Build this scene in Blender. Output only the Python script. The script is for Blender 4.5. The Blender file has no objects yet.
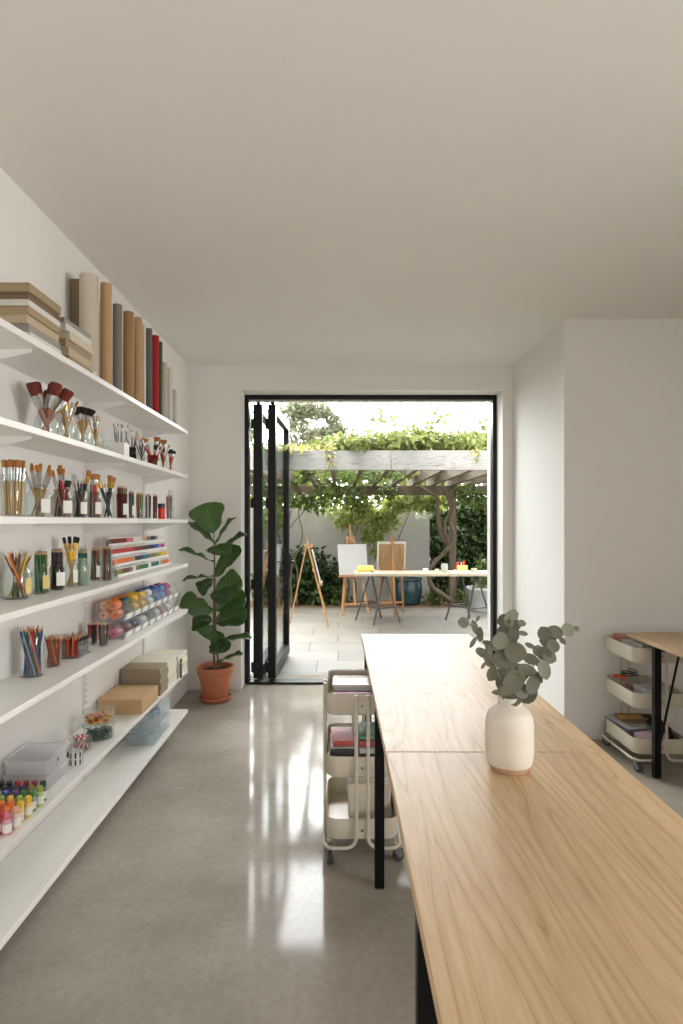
import bpy, bmesh, math, random
from mathutils import Vector, Matrix, Quaternion

# ------------------------------------------------------------------ camera, world, light, exposure
sc = bpy.context.scene
COL = sc.collection
F, CX, CY, EYE = 600.0, 338.0, 522.0, 1.56        # focal length in pixels, principal point, eye height

cam_data = bpy.data.cameras.new('camera')
cam_data.sensor_fit = 'AUTO'; cam_data.sensor_width = 36.0
cam_data.lens = 36.0 * F / 1024.0
cam_data.shift_x = (341.5 - CX) / 1024.0
cam_data.shift_y = (CY - 512.0) / 1024.0
cam_data.clip_start = 0.05; cam_data.clip_end = 200
cam = bpy.data.objects.new('camera', cam_data); COL.objects.link(cam)
cam.location = (0, 0, EYE); cam.rotation_euler = (math.pi / 2, 0, 0)
sc.camera = cam

world = bpy.data.worlds.new('sky'); sc.world = world; world.use_nodes = True
wn = world.node_tree.nodes; wn.clear()
bg = wn.new('ShaderNodeBackground'); wo = wn.new('ShaderNodeOutputWorld')
bg.inputs['Color'].default_value = (0.97, 0.99, 1.0, 1); bg.inputs['Strength'].default_value = 3.2
world.node_tree.links.new(bg.outputs[0], wo.inputs[0])
w_tc = wn.new('ShaderNodeTexCoord'); w_dot = wn.new('ShaderNodeVectorMath'); w_dot.operation = 'DOT_PRODUCT'      # hazy sky, brightest above the garden
w_dot.inputs[1].default_value = Vector((-.10, .80, .50)).normalized()
w_max = wn.new('ShaderNodeMath'); w_max.operation = 'MAXIMUM'; w_max.inputs[1].default_value = 0.0
w_pow = wn.new('ShaderNodeMath'); w_pow.operation = 'POWER'; w_pow.inputs[1].default_value = 6.0
w_mad = wn.new('ShaderNodeMath'); w_mad.operation = 'MULTIPLY_ADD'; w_mad.inputs[1].default_value = 24.0; w_mad.inputs[2].default_value = 1.3
wl = world.node_tree.links
wl.new(w_tc.outputs['Generated'], w_dot.inputs[0]); wl.new(w_dot.outputs['Value'], w_max.inputs[0]); wl.new(w_max.outputs[0], w_pow.inputs[0])
wl.new(w_pow.outputs[0], w_mad.inputs[0]); wl.new(w_mad.outputs[0], bg.inputs['Strength'])

def lamp(name, kind, energy, color=(1, 1, 1)):
    d = bpy.data.lights.new(name, kind); d.energy = energy; d.color = color
    o = bpy.data.objects.new(name, d); COL.objects.link(o); return o

sun = lamp('sun', 'SUN', 4.2, (1.0, 0.93, 0.80)); sun.data.angle = math.radians(26)
sun.rotation_euler = Vector((0.28, 0.42, -1.0)).to_track_quat('-Z', 'Y').to_euler()
side_fill = lamp('side_fill_light', 'AREA', 62, (1.0, 0.985, 0.96))        # added fill lamp out of view on the right, brightens the shelves
side_fill.data.shape = 'RECTANGLE'; side_fill.data.spread = math.radians(112); side_fill.data.size = 1.8; side_fill.data.size_y = 1.3
side_fill.location = (4.55, -0.2, 1.5); side_fill.rotation_euler = (math.pi / 2, 0, math.pi / 2)

rear_fill = lamp('rear_fill_light', 'AREA', 17, (1.0, 0.98, 0.95))        # added fill lamp behind the camera, lifts the surfaces facing it
rear_fill.data.shape = 'RECTANGLE'; rear_fill.data.size = 1.7; rear_fill.data.size_y = 1.5
rear_fill.location = (-.35, -3.3, 1.55); rear_fill.rotation_euler = (math.pi / 2, 0, 0)

vs = sc.view_settings
vs.view_transform = 'Standard'; vs.look = 'None'; vs.exposure = 0.68; vs.gamma = 1.0
vs.use_curve_mapping = False
sc.cycles.max_bounces = 10; sc.cycles.diffuse_bounces = 6; sc.cycles.transparent_max_bounces = 40
sc.cycles.use_denoising = True
sc.cycles.caustics_reflective = False; sc.cycles.caustics_refractive = False
sc.cycles.sample_clamp_indirect = 6.0

# ------------------------------------------------------------------ helpers
R = random.Random(7)
def W(x, y, d): return Vector(((x - CX) / F * d, d, EYE - (y - CY) / F * d))

class MB:
    """collects faces; every piece goes through self.M"""
    def __init__(s): s.v = []; s.f = []; s.m = []; s.mi = 0; s.M = None
    def av(s, pts):
        i = len(s.v)
        for p in pts:
            p = Vector(p)
            s.v.append(tuple(s.M @ p) if s.M is not None else tuple(p))
        return i
    def af(s, f): s.f.append(f); s.m.append(s.mi)
    def box(s, x0, x1, y0, y1, z0, z1):
        i = s.av([(x0,y0,z0),(x1,y0,z0),(x1,y1,z0),(x0,y1,z0),(x0,y0,z1),(x1,y0,z1),(x1,y1,z1),(x0,y1,z1)])
        for q in ((0,3,2,1),(4,5,6,7),(0,1,5,4),(1,2,6,5),(2,3,7,6),(3,0,4,7)): s.af(tuple(i+k for k in q))
        return s
    def prism(s, poly, z0, z1, top=None):
        n = len(poly); top = top or poly
        a = s.av([(p[0],p[1],z0) for p in poly]); b = s.av([(p[0],p[1],z1) for p in top])
        for k in range(n):
            j = (k+1) % n; s.af((a+k,a+j,b+j,b+k))
        s.af(tuple(a+k for k in reversed(range(n)))); s.af(tuple(b+k for k in range(n)))
        return s
    def loft(s, rings, cap0=True, cap1=True):
        ids = [s.av(r) for r in rings]; n = len(rings[0])
        for a, b in zip(ids, ids[1:]):
            for k in range(n):
                j = (k+1) % n; s.af((a+k,a+j,b+j,b+k))
        if cap0: s.af(tuple(ids[0]+k for k in reversed(range(n))))
        if cap1: s.af(tuple(ids[-1]+k for k in range(n)))
        return s
    def lathe(s, prof, n=20, c=(0,0,0), rx=1.0, ry=1.0):
        rings = []
        for r, z in prof:
            r = max(r, 1e-4)
            rings.append([(c[0]+r*rx*math.cos(2*math.pi*k/n), c[1]+r*ry*math.sin(2*math.pi*k/n), c[2]+z) for k in range(n)])
        return s.loft(rings, prof[0][0] > 1e-4, prof[-1][0] > 1e-4)
    def tube(s, pts, r, n=8, closed=False, caps=True):
        pts = [Vector(p) for p in pts]; m = len(pts)
        rr = r if isinstance(r, (list, tuple)) else [r]*m
        rings = []; prev = None
        for i, p in enumerate(pts):
            if closed: t = pts[(i+1) % m] - pts[i-1]
            else: t = pts[min(i+1, m-1)] - pts[max(i-1, 0)]
            if t.length < 1e-9: t = Vector((0,0,1))
            t.normalize()
            if prev is None:
                u = t.orthogonal().normalized()
            else:
                u = prev - t*prev.dot(t)
                u = u.normalized() if u.length > 1e-6 else t.orthogonal().normalized()
            prev = u; w = t.cross(u)
            rings.append([p + (u*math.cos(2*math.pi*k/n) + w*math.sin(2*math.pi*k/n))*rr[i] for k in range(n)])
        if closed: return s.loft(rings+[rings[0]], False, False)
        return s.loft(rings, caps, caps)
    def bar(s, p0, p1, w, h, up=(0,0,1)):
        p0, p1 = Vector(p0), Vector(p1); t = (p1-p0).normalized(); up = Vector(up)
        if abs(t.dot(up)) > .98: up = Vector((0,1,0))
        a = t.cross(up).normalized(); b = a.cross(t).normalized()
        rings = [[p + a*(sx*w/2) + b*(sy*h/2) for sx, sy in ((-1,-1),(1,-1),(1,1),(-1,1))] for p in (p0, p1)]
        return s.loft(rings)
    def mesh(s, name, mats, smooth=True, ang=38):
        me = bpy.data.meshes.new(name)
        me.from_pydata(s.v, [], s.f)
        if len(s.f) < 6000:
            b = bmesh.new(); b.from_mesh(me); bmesh.ops.recalc_face_normals(b, faces=b.faces); b.to_mesh(me); b.free()
        for m in (mats if isinstance(mats, (list, tuple)) else [mats]): me.materials.append(m)
        if s.mi or any(s.m): me.polygons.foreach_set('material_index', s.m)
        if smooth:
            me.polygons.foreach_set('use_smooth', [True]*len(me.polygons))
            me.set_sharp_from_angle(angle=math.radians(ang))
        me.update(); return me

def obj(name, mb, mats, parent=None, bev=0, seg=2, smooth=True, ang=38):
    me = mb if isinstance(mb, bpy.types.Mesh) else mb.mesh(name, mats, smooth, ang)
    o = bpy.data.objects.new(name, me); COL.objects.link(o)
    if parent is not None: o.parent = parent
    if bev:
        b = o.modifiers.new('bevel', 'BEVEL'); b.width = bev; b.segments = seg; b.limit_method = 'ANGLE'
        b.angle_limit = math.radians(40)
    return o
def tag(o, label, cat, group=None, kind=None):
    o['label'] = label; o['category'] = cat
    if group: o['group'] = group
    if kind: o['kind'] = kind
    return o
def thing(name, label, cat, loc=(0,0,0), rz=0, group=None):
    o = bpy.data.objects.new(name, None); COL.objects.link(o); o.empty_display_size = .05
    o.location = loc; o.rotation_euler = (0,0,rz)
    return tag(o, label, cat, group)
def struct(name, mb, m, parent=None, bev=0):
    o = obj(name, mb, m, parent, bev)
    if parent is None: o['kind'] = 'structure'
    return o
def kids(o): return [c for c in KIDS.get(o.name, [])] if o.name in KIDS else list(o.children)
KIDS = {}
def dup(o, parent=None):
    c = o.copy(); COL.objects.link(c)
    if parent is not None: c.parent = parent
    for ch in list(o.children): dup(ch, c)
    return c
USED = set()
def inst(proto, loc, rot=None, label=None, group=None):
    """first use moves the prototype itself, later uses copy it with its parts"""
    if proto.name in USED: o = dup(proto)
    else: o = proto; USED.add(proto.name)
    o.location = loc
    if rot is not None:
        o.rotation_mode = 'QUATERNION' if isinstance(rot, Quaternion) else 'XYZ'
        if isinstance(rot, Quaternion): o.rotation_quaternion = rot
        else: o.rotation_euler = rot
    if label: o['label'] = label
    if group: o['group'] = group
    return o

# ------------------------------------------------------------------ materials
def lin(c):
    return tuple(((v/255)/12.92 if v/255 <= .04045 else ((v/255+.055)/1.055)**2.4) for v in c) + (1,)
_mats = {}
def new_mat(name):
    m = bpy.data.materials.new(name); m.use_nodes = True
    nt = m.node_tree; nt.nodes.clear()
    out = nt.nodes.new('ShaderNodeOutputMaterial')
    return m, nt, out
def N(nt, t, **kw):
    n = nt.nodes.new(t)
    for k, v in kw.items():
        if k in n.inputs: n.inputs[k].default_value = v
        else: setattr(n, k, v)
    return n
def mat(name, rgb, rough=.5, metal=0.0, spec=.5, var=.06, scale=30, bump=0.0, coat=0.0):
    """plain surface with a slight procedural mottling"""
    if name in _mats: return _mats[name]
    m, nt, out = new_mat(name); L = nt.links
    p = N(nt, 'ShaderNodeBsdfPrincipled', Roughness=rough, Metallic=metal)
    p.inputs['Specular IOR Level'].default_value = spec
    p.inputs['Coat Weight'].default_value = coat
    tc = N(nt, 'ShaderNodeTexCoord'); no = N(nt, 'ShaderNodeTexNoise', Scale=scale, Detail=3.0)
    L.new(tc.outputs['Object'], no.inputs['Vector'])
    c = lin(rgb); mx = N(nt, 'ShaderNodeMix', data_type='RGBA')
    mx.inputs[6].default_value = tuple(v*(1-var) for v in c[:3])+(1,)
    mx.inputs[7].default_value = tuple(min(1, v*(1+var)) for v in c[:3])+(1,)
    L.new(no.outputs['Fac'], mx.inputs[0]); L.new(mx.outputs[2], p.inputs['Base Color'])
    if bump:
        b = N(nt, 'ShaderNodeBump', Strength=bump, Distance=.002); L.new(no.outputs['Fac'], b.inputs['Height']); L.new(b.outputs[0], p.inputs['Normal'])
    L.new(p.outputs[0], out.inputs[0]); _mats[name] = m; return m
def clear(name, tint=(255,255,255), cloud=0.0, cloudcol=(235,238,240), rough=.03, refl=1.0):
    """thin clear wall: see-through with a Fresnel reflection, plus a milky share"""
    if name in _mats: return _mats[name]
    m, nt, out = new_mat(name); L = nt.links
    tr = N(nt, 'ShaderNodeBsdfTransparent', Color=lin(tint)); gl = N(nt, 'ShaderNodeBsdfGlossy', Roughness=rough)
    fr = N(nt, 'ShaderNodeLayerWeight', Blend=.5); pw = N(nt, 'ShaderNodeMath', operation='POWER'); pw.inputs[1].default_value = 4.5
    mu = N(nt, 'ShaderNodeMath', operation='MULTIPLY_ADD'); mu.inputs[1].default_value = .9*refl; mu.inputs[2].default_value = .04*refl
    mx = N(nt, 'ShaderNodeMixShader'); L.new(fr.outputs['Facing'], pw.inputs[0]); L.new(pw.outputs[0], mu.inputs[0]); L.new(mu.outputs[0], mx.inputs[0])
    src = tr
    if cloud:
        df = N(nt, 'ShaderNodeBsdfDiffuse', Color=lin(cloudcol)); tl = N(nt, 'ShaderNodeBsdfTranslucent', Color=lin(cloudcol))
        a = N(nt, 'ShaderNodeMixShader', Fac=.4); L.new(df.outputs[0], a.inputs[1]); L.new(tl.outputs[0], a.inputs[2])
        m2 = N(nt, 'ShaderNodeMixShader', Fac=cloud); L.new(tr.outputs[0], m2.inputs[1]); L.new(a.outputs[0], m2.inputs[2]); src = m2
    L.new(src.outputs[0], mx.inputs[1]); L.new(gl.outputs[0], mx.inputs[2]); L.new(mx.outputs[0], out.inputs[0])
    _mats[name] = m; return m
def leafmat(name, cols, rough=.5, transl=.35, spec=.4):
    if name in _mats: return _mats[name]
    m, nt, out = new_mat(name); L = nt.links
    g = N(nt, 'ShaderNodeNewGeometry'); cr = N(nt, 'ShaderNodeValToRGB')
    el = cr.color_ramp.elements
    while len(el) < len(cols): el.new(.5)
    for i, c in enumerate(cols): el[i].position = i/max(1, len(cols)-1); el[i].color = lin(c)
    L.new(g.outputs['Random Per Island'], cr.inputs[0])
    p = N(nt, 'ShaderNodeBsdfPrincipled', Roughness=rough); p.inputs['Specular IOR Level'].default_value = spec
    t = N(nt, 'ShaderNodeBsdfTranslucent'); L.new(cr.outputs[0], p.inputs['Base Color']); L.new(cr.outputs[0], t.inputs['Color'])
    mx = N(nt, 'ShaderNodeMixShader', Fac=transl); L.new(p.outputs[0], mx.inputs[1]); L.new(t.outputs[0], mx.inputs[2])
    L.new(mx.outputs[0], out.inputs[0]); _mats[name] = m; return m
def wood(name, light, mid, dark, rough=.4, plank=.0, ring=1.0, bump=.05, spec=.5, along='Y', seed=0.0, coat=0.0):
    """cathedral grain running along one axis, in glued staves of slightly different tone"""
    if name in _mats: return _mats[name]
    m, nt, out = new_mat(name); L = nt.links
    p = N(nt, 'ShaderNodeBsdfPrincipled', Roughness=rough); p.inputs['Specular IOR Level'].default_value = spec
    p.inputs['Coat Weight'].default_value = coat; p.inputs['Coat Roughness'].default_value = .34
    tc = N(nt, 'ShaderNodeTexCoord'); mp = N(nt, 'ShaderNodeMapping'); L.new(tc.outputs['Object'], mp.inputs[0])
    mp.inputs['Location'].default_value = (seed, seed*1.7, seed*.3)
    s = {'Y': (1, .085, 1), 'X': (.09, 1, 1), 'Z': (1, 1, .09)}[along]
    mp.inputs['Scale'].default_value = s
    n1 = N(nt, 'ShaderNodeTexNoise', Scale=5.5*ring, Detail=2.5, Roughness=.45); L.new(mp.outputs[0], n1.inputs['Vector'])
    k = N(nt, 'ShaderNodeMath', operation='MULTIPLY'); k.inputs[1].default_value = 24; L.new(n1.outputs['Fac'], k.inputs[0])
    fr = N(nt, 'ShaderNodeMath', operation='FRACT'); L.new(k.outputs[0], fr.inputs[0])
    cr = N(nt, 'ShaderNodeValToRGB'); e = cr.color_ramp.elements
    e[0].position = 0; e[0].color = lin(mid); e[1].position = 1; e[1].color = lin(mid)
    a = e.new(.5); a.color = lin(light); a = e.new(.88); a.color = lin(mid); a = e.new(.965); a.color = lin(dark)
    L.new(fr.outputs[0], cr.inputs[0])
    n2 = N(nt, 'ShaderNodeTexNoise', Scale=160*ring, Detail=3.0); L.new(mp.outputs[0], n2.inputs['Vector'])
    n3 = N(nt, 'ShaderNodeTexNoise', Scale=1.8, Detail=3.0); L.new(mp.outputs[0], n3.inputs['Vector'])
    mx = N(nt, 'ShaderNodeMix', data_type='RGBA', blend_type='MULTIPLY'); mx.inputs[0].default_value = 1
    ma = N(nt, 'ShaderNodeMapRange'); ma.inputs[1].default_value = .3; ma.inputs[2].default_value = .7; ma.inputs[3].default_value = .88; ma.inputs[4].default_value = 1.06
    L.new(n2.outputs['Fac'], ma.inputs[0])
    mb_ = N(nt, 'ShaderNodeMapRange'); mb_.inputs[1].default_value = .3; mb_.inputs[2].default_value = .7; mb_.inputs[3].default_value = .86; mb_.inputs[4].default_value = 1.1
    L.new(n3.outputs['Fac'], mb_.inputs[0])
    mu = N(nt, 'ShaderNodeMath', operation='MULTIPLY'); L.new(ma.outputs[0], mu.inputs[0]); L.new(mb_.outputs[0], mu.inputs[1])
    val = mu
    if plank:
        sp = N(nt, 'ShaderNodeSeparateXYZ'); L.new(tc.outputs['Object'], sp.inputs[0])
        dv = N(nt, 'ShaderNodeMath', operation='DIVIDE'); dv.inputs[1].default_value = plank; L.new(sp.outputs['X'], dv.inputs[0])
        fl = N(nt, 'ShaderNodeMath', operation='FLOOR'); L.new(dv.outputs[0], fl.inputs[0])
        wn_ = N(nt, 'ShaderNodeTexWhiteNoise', noise_dimensions='1D'); L.new(fl.outputs[0], wn_.inputs['W'])
        mr = N(nt, 'ShaderNodeMapRange'); mr.inputs[3].default_value = .9; mr.inputs[4].default_value = 1.05; L.new(wn_.outputs['Value'], mr.inputs[0])
        m3 = N(nt, 'ShaderNodeMath', operation='MULTIPLY'); L.new(mu.outputs[0], m3.inputs[0]); L.new(mr.outputs[0], m3.inputs[1]); val = m3
        ad = N(nt, 'ShaderNodeVectorMath', operation='ADD'); cm = N(nt, 'ShaderNodeCombineXYZ'); L.new(wn_.outputs['Value'], cm.inputs['Z'])
        L.new(mp.outputs[0], ad.inputs[0]); L.new(cm.outputs[0], ad.inputs[1]); L.new(ad.outputs[0], n1.inputs['Vector'])
    L.new(cr.outputs[0], mx.inputs[6]); L.new(val.outputs[0], mx.inputs[7]); L.new(mx.outputs[2], p.inputs['Base Color'])
    b = N(nt, 'ShaderNodeBump', Strength=bump, Distance=.001); L.new(n2.outputs['Fac'], b.inputs['Height']); L.new(b.outputs[0], p.inputs['Normal'])
    L.new(p.outputs[0], out.inputs[0]); _mats[name] = m; return m
def concrete(name, a, b, rough=(.08, .2), scale=1.6, spec=.5, bump=.02):
    if name in _mats: return _mats[name]
    m, nt, out = new_mat(name); L = nt.links
    p = N(nt, 'ShaderNodeBsdfPrincipled'); p.inputs['Specular IOR Level'].default_value = spec
    tc = N(nt, 'ShaderNodeTexCoord')
    n1 = N(nt, 'ShaderNodeTexNoise', Scale=scale, Detail=7.0, Roughness=.6); n2 = N(nt, 'ShaderNodeTexNoise', Scale=scale*38, Detail=4.0)
    for n in (n1, n2): L.new(tc.outputs['Object'], n.inputs['Vector'])
    cr = N(nt, 'ShaderNodeValToRGB'); e = cr.color_ramp.elements; e[0].position = .3; e[0].color = lin(a); e[1].position = .7; e[1].color = lin(b)
    L.new(n1.outputs['Fac'], cr.inputs[0])
    mr = N(nt, 'ShaderNodeMapRange'); mr.inputs[1].default_value = .25; mr.inputs[2].default_value = .75; mr.inputs[3].default_value = .9; mr.inputs[4].default_value = 1.08
    L.new(n2.outputs['Fac'], mr.inputs[0])
    mx = N(nt, 'ShaderNodeMix', data_type='RGBA', blend_type='MULTIPLY'); mx.inputs[0].default_value = 1
    L.new(cr.outputs[0], mx.inputs[6]); L.new(mr.outputs[0], mx.inputs[7]); L.new(mx.outputs[2], p.inputs['Base Color'])
    rr = N(nt, 'ShaderNodeMapRange'); rr.inputs[1].default_value = .3; rr.inputs[2].default_value = .7; rr.inputs[3].default_value = rough[0]; rr.inputs[4].default_value = rough[1]
    L.new(n1.outputs['Fac'], rr.inputs[0]); L.new(rr.outputs[0], p.inputs['Roughness'])
    bp = N(nt, 'ShaderNodeBump', Strength=bump, Distance=.002); L.new(n2.outputs['Fac'], bp.inputs['Height']); L.new(bp.outputs[0], p.inputs['Normal'])
    L.new(p.outputs[0], out.inputs[0]); _mats[name] = m; return m
def paving(name):
    m, nt, out = new_mat(name); L = nt.links
    p = N(nt, 'ShaderNodeBsdfPrincipled', Roughness=.6)
    tc = N(nt, 'ShaderNodeTexCoord')
    br = N(nt, 'ShaderNodeTexBrick', offset=.37, offset_frequency=2, squash=.65, squash_frequency=3)
    br.inputs['Scale'].default_value = 1.0; br.inputs['Brick Width'].default_value = .95; br.inputs['Row Height'].default_value = .52
    br.inputs['Mortar Size'].default_value = .006; br.inputs['Mortar Smooth'].default_value = .2
    br.inputs['Color1'].default_value = lin((122,117,107)); br.inputs['Color2'].default_value = lin((108,104,97)); br.inputs['Mortar'].default_value = lin((66,64,60))
    L.new(tc.outputs['Object'], br.inputs['Vector'])
    no = N(nt, 'ShaderNodeTexNoise', Scale=3.0, Detail=6.0); L.new(tc.outputs['Object'], no.inputs['Vector'])
    mr = N(nt, 'ShaderNodeMapRange'); mr.inputs[1].default_value = .3; mr.inputs[2].default_value = .7; mr.inputs[3].default_value = .9; mr.inputs[4].default_value = 1.06; L.new(no.outputs['Fac'], mr.inputs[0])
    mx = N(nt, 'ShaderNodeMix', data_type='RGBA', blend_type='MULTIPLY'); mx.inputs[0].default_value = 1
    L.new(br.outputs['Color'], mx.inputs[6]); L.new(mr.outputs[0], mx.inputs[7]); L.new(mx.outputs[2], p.inputs['Base Color'])
    b = N(nt, 'ShaderNodeBump', Strength=.3, Distance=.004); L.new(br.outputs['Fac'], b.inputs['Height']); b.invert = True; L.new(b.outputs[0], p.inputs['Normal'])
    L.new(p.outputs[0], out.inputs[0]); return m

M_wall = mat('white wall paint', (232,230,226), .75, var=.01, scale=4, spec=.3)
M_ceil = mat('ceiling paint', (232,229,224), .85, var=.01, scale=3, spec=.2)
M_shelf = mat('white shelf lacquer', (236,235,231), .32, var=.01)
M_steelw = mat('white powder coat', (226,225,221), .4, var=.01)
M_black = mat('black aluminium', (17,18,19), .42, var=.05, spec=.3)
M_leg = mat('black steel', (10,10,11), .5, var=.05, spec=.2)
M_floor = concrete('polished concrete', (136,130,121), (180,173,163), (.06,.12), .9, .06, bump=.0)
M_oak = wood('ash table top', (216,187,149), (208,177,137), (190,156,117), .38, plank=.14, spec=.2, coat=.0, ring=.62)
M_oakedge = wood('ash plywood edge', (214,186,148), (196,164,124), (160,128,92), .5, ring=3)
M_glass = clear('jar glass', (250,253,252))
M_door_glass = clear('door glass', (236,243,241), rough=.01)
M_clear = clear('clear plastic', (252,253,253), cloud=.10, cloudcol=(246,247,248), rough=.2, refl=.06)
M_frost = clear('frosted plastic', (250,251,252), cloud=.46, cloudcol=(250,250,250), rough=.25, refl=.7)
M_bin = clear('bin plastic', (251,252,253), cloud=.07, cloudcol=(244,246,248), rough=.15, refl=.2)
M_milky = clear('milky clear plastic', (250,252,253), cloud=.26, cloudcol=(236,242,246), rough=.2, refl=.3)
M_lip = clear('milky bin front', (250,250,250), cloud=.6, cloudcol=(246,247,248), rough=.2)
M_label = mat('white paper label', (238,236,230), .7, var=.02)
M_ylabel = mat('cream paper label', (222,200,130), .7, var=.03)
M_steel = mat('brushed steel', (190,190,190), .28, 1.0, var=.05)
M_cream = mat('cream powder coat', (205,196,178), .42, var=.015)
M_terra = mat('terracotta', (182,112,80), .75, var=.12, scale=14, bump=.1)
M_soil = mat('potting soil', (58,44,34), .95, var=.4, scale=120, bump=.6)
M_bark = mat('brown bark', (98,78,60), .9, var=.3, scale=60, bump=.6)
M_rubber = mat('grey rubber', (58,58,60), .6)
M_zinc = mat('zinc caster', (150,150,150), .35, .9)

# ------------------------------------------------------------------ the room
XL, YB, ZC = -1.39, 5.57, 3.02
YO = 6.15                                   # outside face of the back wall
DX0, DX1, DZ = -.90, 1.53, 2.785            # door opening
XR = 1.625; YA = 4.31                       # block right of the door
XE, YR = 4.3, -3.0                          # far right wall, rear wall
struct('floor', MB().box(XL-.15, XE+.15, YR-.15, 5.72, -.1, 0).box(DX0, DX1, 5.72, YO, -.1, -.004), M_floor)
struct('ceiling', MB().box(XL-.15, XE+.15, YR-.15, YO, ZC, ZC+.18), M_ceil)
struct('wall_left', MB().box(XL-.15, XL, YR-.15, YO, -.1, ZC), M_wall)
struct('wall_back', MB().box(XL, DX0, YB, YO, -.1, ZC).box(DX1, XR, YB, YO, -.1, ZC).box(DX0, DX1, YB, YO, DZ, ZC), M_wall)
struct('wall_side', MB().box(XR, XE+.15, YA, YO, -.1, ZC), M_wall)
wy0, wy1, wz0, wz1 = -1.2, .8, .9, 2.3
struct('wall_right', MB().box(XE, XE+.15, YR-.15, wy0, -.1, ZC).box(XE, XE+.15, wy1, YA, -.1, ZC)
       .box(XE, XE+.15, wy0, wy1, -.1, wz0).box(XE, XE+.15, wy0, wy1, wz1, ZC), M_wall)
rx0, rx1, rz0, rz1 = -1.2, .5, .8, 2.3
struct('wall_rear', MB().box(XL, rx0, YR-.15, YR, -.1, ZC).box(rx1, XE, YR-.15, YR, -.1, ZC)
       .box(rx0, rx1, YR-.15, YR, -.1, rz0).box(rx0, rx1, YR-.15, YR, rz1, ZC), M_wall)
w = MB(); x = rx0
while x < rx1 - .01: w.box(x, x+.05, YR-.1, YR-.05, rz0, rz1); x += (rx1-rx0-.05)/4
w.box(rx0, rx1, YR-.1, YR-.05, rz0, rz0+.05).box(rx0, rx1, YR-.1, YR-.05, rz1-.05, rz1); struct('added_window_1', w, M_black)  # frame of an invented rear opening, unseen, made to admit fill light
w = MB(); y = wy0
while y < wy1 - .01: w.box(XE+.05, XE+.1, y, y+.05, wz0, wz1); y += (wy1-wy0-.05)/3
w.box(XE+.05, XE+.1, wy0, wy1, wz0, wz0+.05).box(XE+.05, XE+.1, wy0, wy1, wz1-.05, wz1); struct('added_window_2', w, M_black)  # unseen side opening, added so the right-hand fill can enter

# black door frame set in the reveal, with the folded leaves
YD = 5.82
fr = MB().box(DX0, DX0+.04, YD-.04, YD+.06, 0, DZ).box(DX1-.038, DX1, YD-.04, YD+.06, 0, DZ).box(DX0+.04, DX1-.038, YD-.04, YD+.06, DZ-.042, DZ)
t1 = struct('trim_1', fr, M_black, bev=.003)
struct('track', MB().box(DX0+.04, DX1-.038, YD-.012, YD+.03, DZ-.056, DZ-.042), M_steel, t1)
struct('sill', MB().box(DX0+.04, DX1-.038, YD-.05, YD+.08, .0, .018), M_black, t1, .003)
def leaf(name, xc, y0, y1, label, handle=False, t=.08, rz=0.0):
    rt = thing(name, label, 'door', (xc, y0, 0), rz); rt['kind'] = 'structure'
    L = y1 - y0; z0, z1 = .03, DZ-.075; s = .085
    m = MB().box(-t/2, t/2, 0, s, z0, z1).box(-t/2, t/2, L-s, L, z0, z1).box(-t/2, t/2, s, L-s, z0, z0+.11).box(-t/2, t/2, s, L-s, z1-.09, z1)
    obj('frame', m, M_black, rt, .003)
    obj('glass', MB().box(-.006, .006, s-.01, L-s+.01, z0+.1, z1-.08), M_door_glass, rt)
    for z in (.14, .95, 1.75, 2.52):
        h = MB(); h.tube([(-t/2-.012, .01, z-.05), (-t/2-.012, .01, z+.05)], .012, 10); h.box(-t/2-.004, -t/2, 0, .04, z-.045, z+.045)
        obj('hinge', h, M_black, rt)
    if handle:
        h = MB().box(t/2, t/2+.012, L-.062, L-.02, .92, 1.2)
        h.tube([(t/2, L-.04, 1.1), (t/2+.045, L-.04, 1.1), (t/2+.055, L-.055, 1.1), (t/2+.055, L-.17, 1.1)], .009, 10)
        obj('handle', h, M_black, rt)
    h = MB(); h.tube([(0, .045, z1), (0, .045, z1+.03)], .012, 10); h.box(-.02, .02, .03, .06, z1+.012, z1+.032); obj('roller', h, M_black, rt)
    return rt
leaf('door_1', -.785, 5.86, 7.04, 'black framed glass bifold leaf folded nearest the fig plant', False, .085, -.012)
leaf('door_2', -.648, 5.87, 7.05, 'black framed glass bifold leaf on the opening side, with lever handle', True, .075, -.036)

# ------------------------------------------------------------------ patio and garden shell
struct('ground_1', MB().box(-9, 9, YO, 11.0, -.12, -.005), paving('patio paving'))
M_mulch = mat('bark mulch', (104,80,62), .95, var=.45, scale=55, bump=.8)
struct('ground_2', MB().box(-9, 9, 11.0, 26, -.12, .01), M_mulch)
M_gwall = concrete('rendered garden wall', (158,157,153), (176,175,171), (.8,.9), .9, .2)
struct('wall_garden', MB().box(-6, 1.80, 11.8, 12.0, -.1, 1.83), M_gwall, bev=.006)

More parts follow.
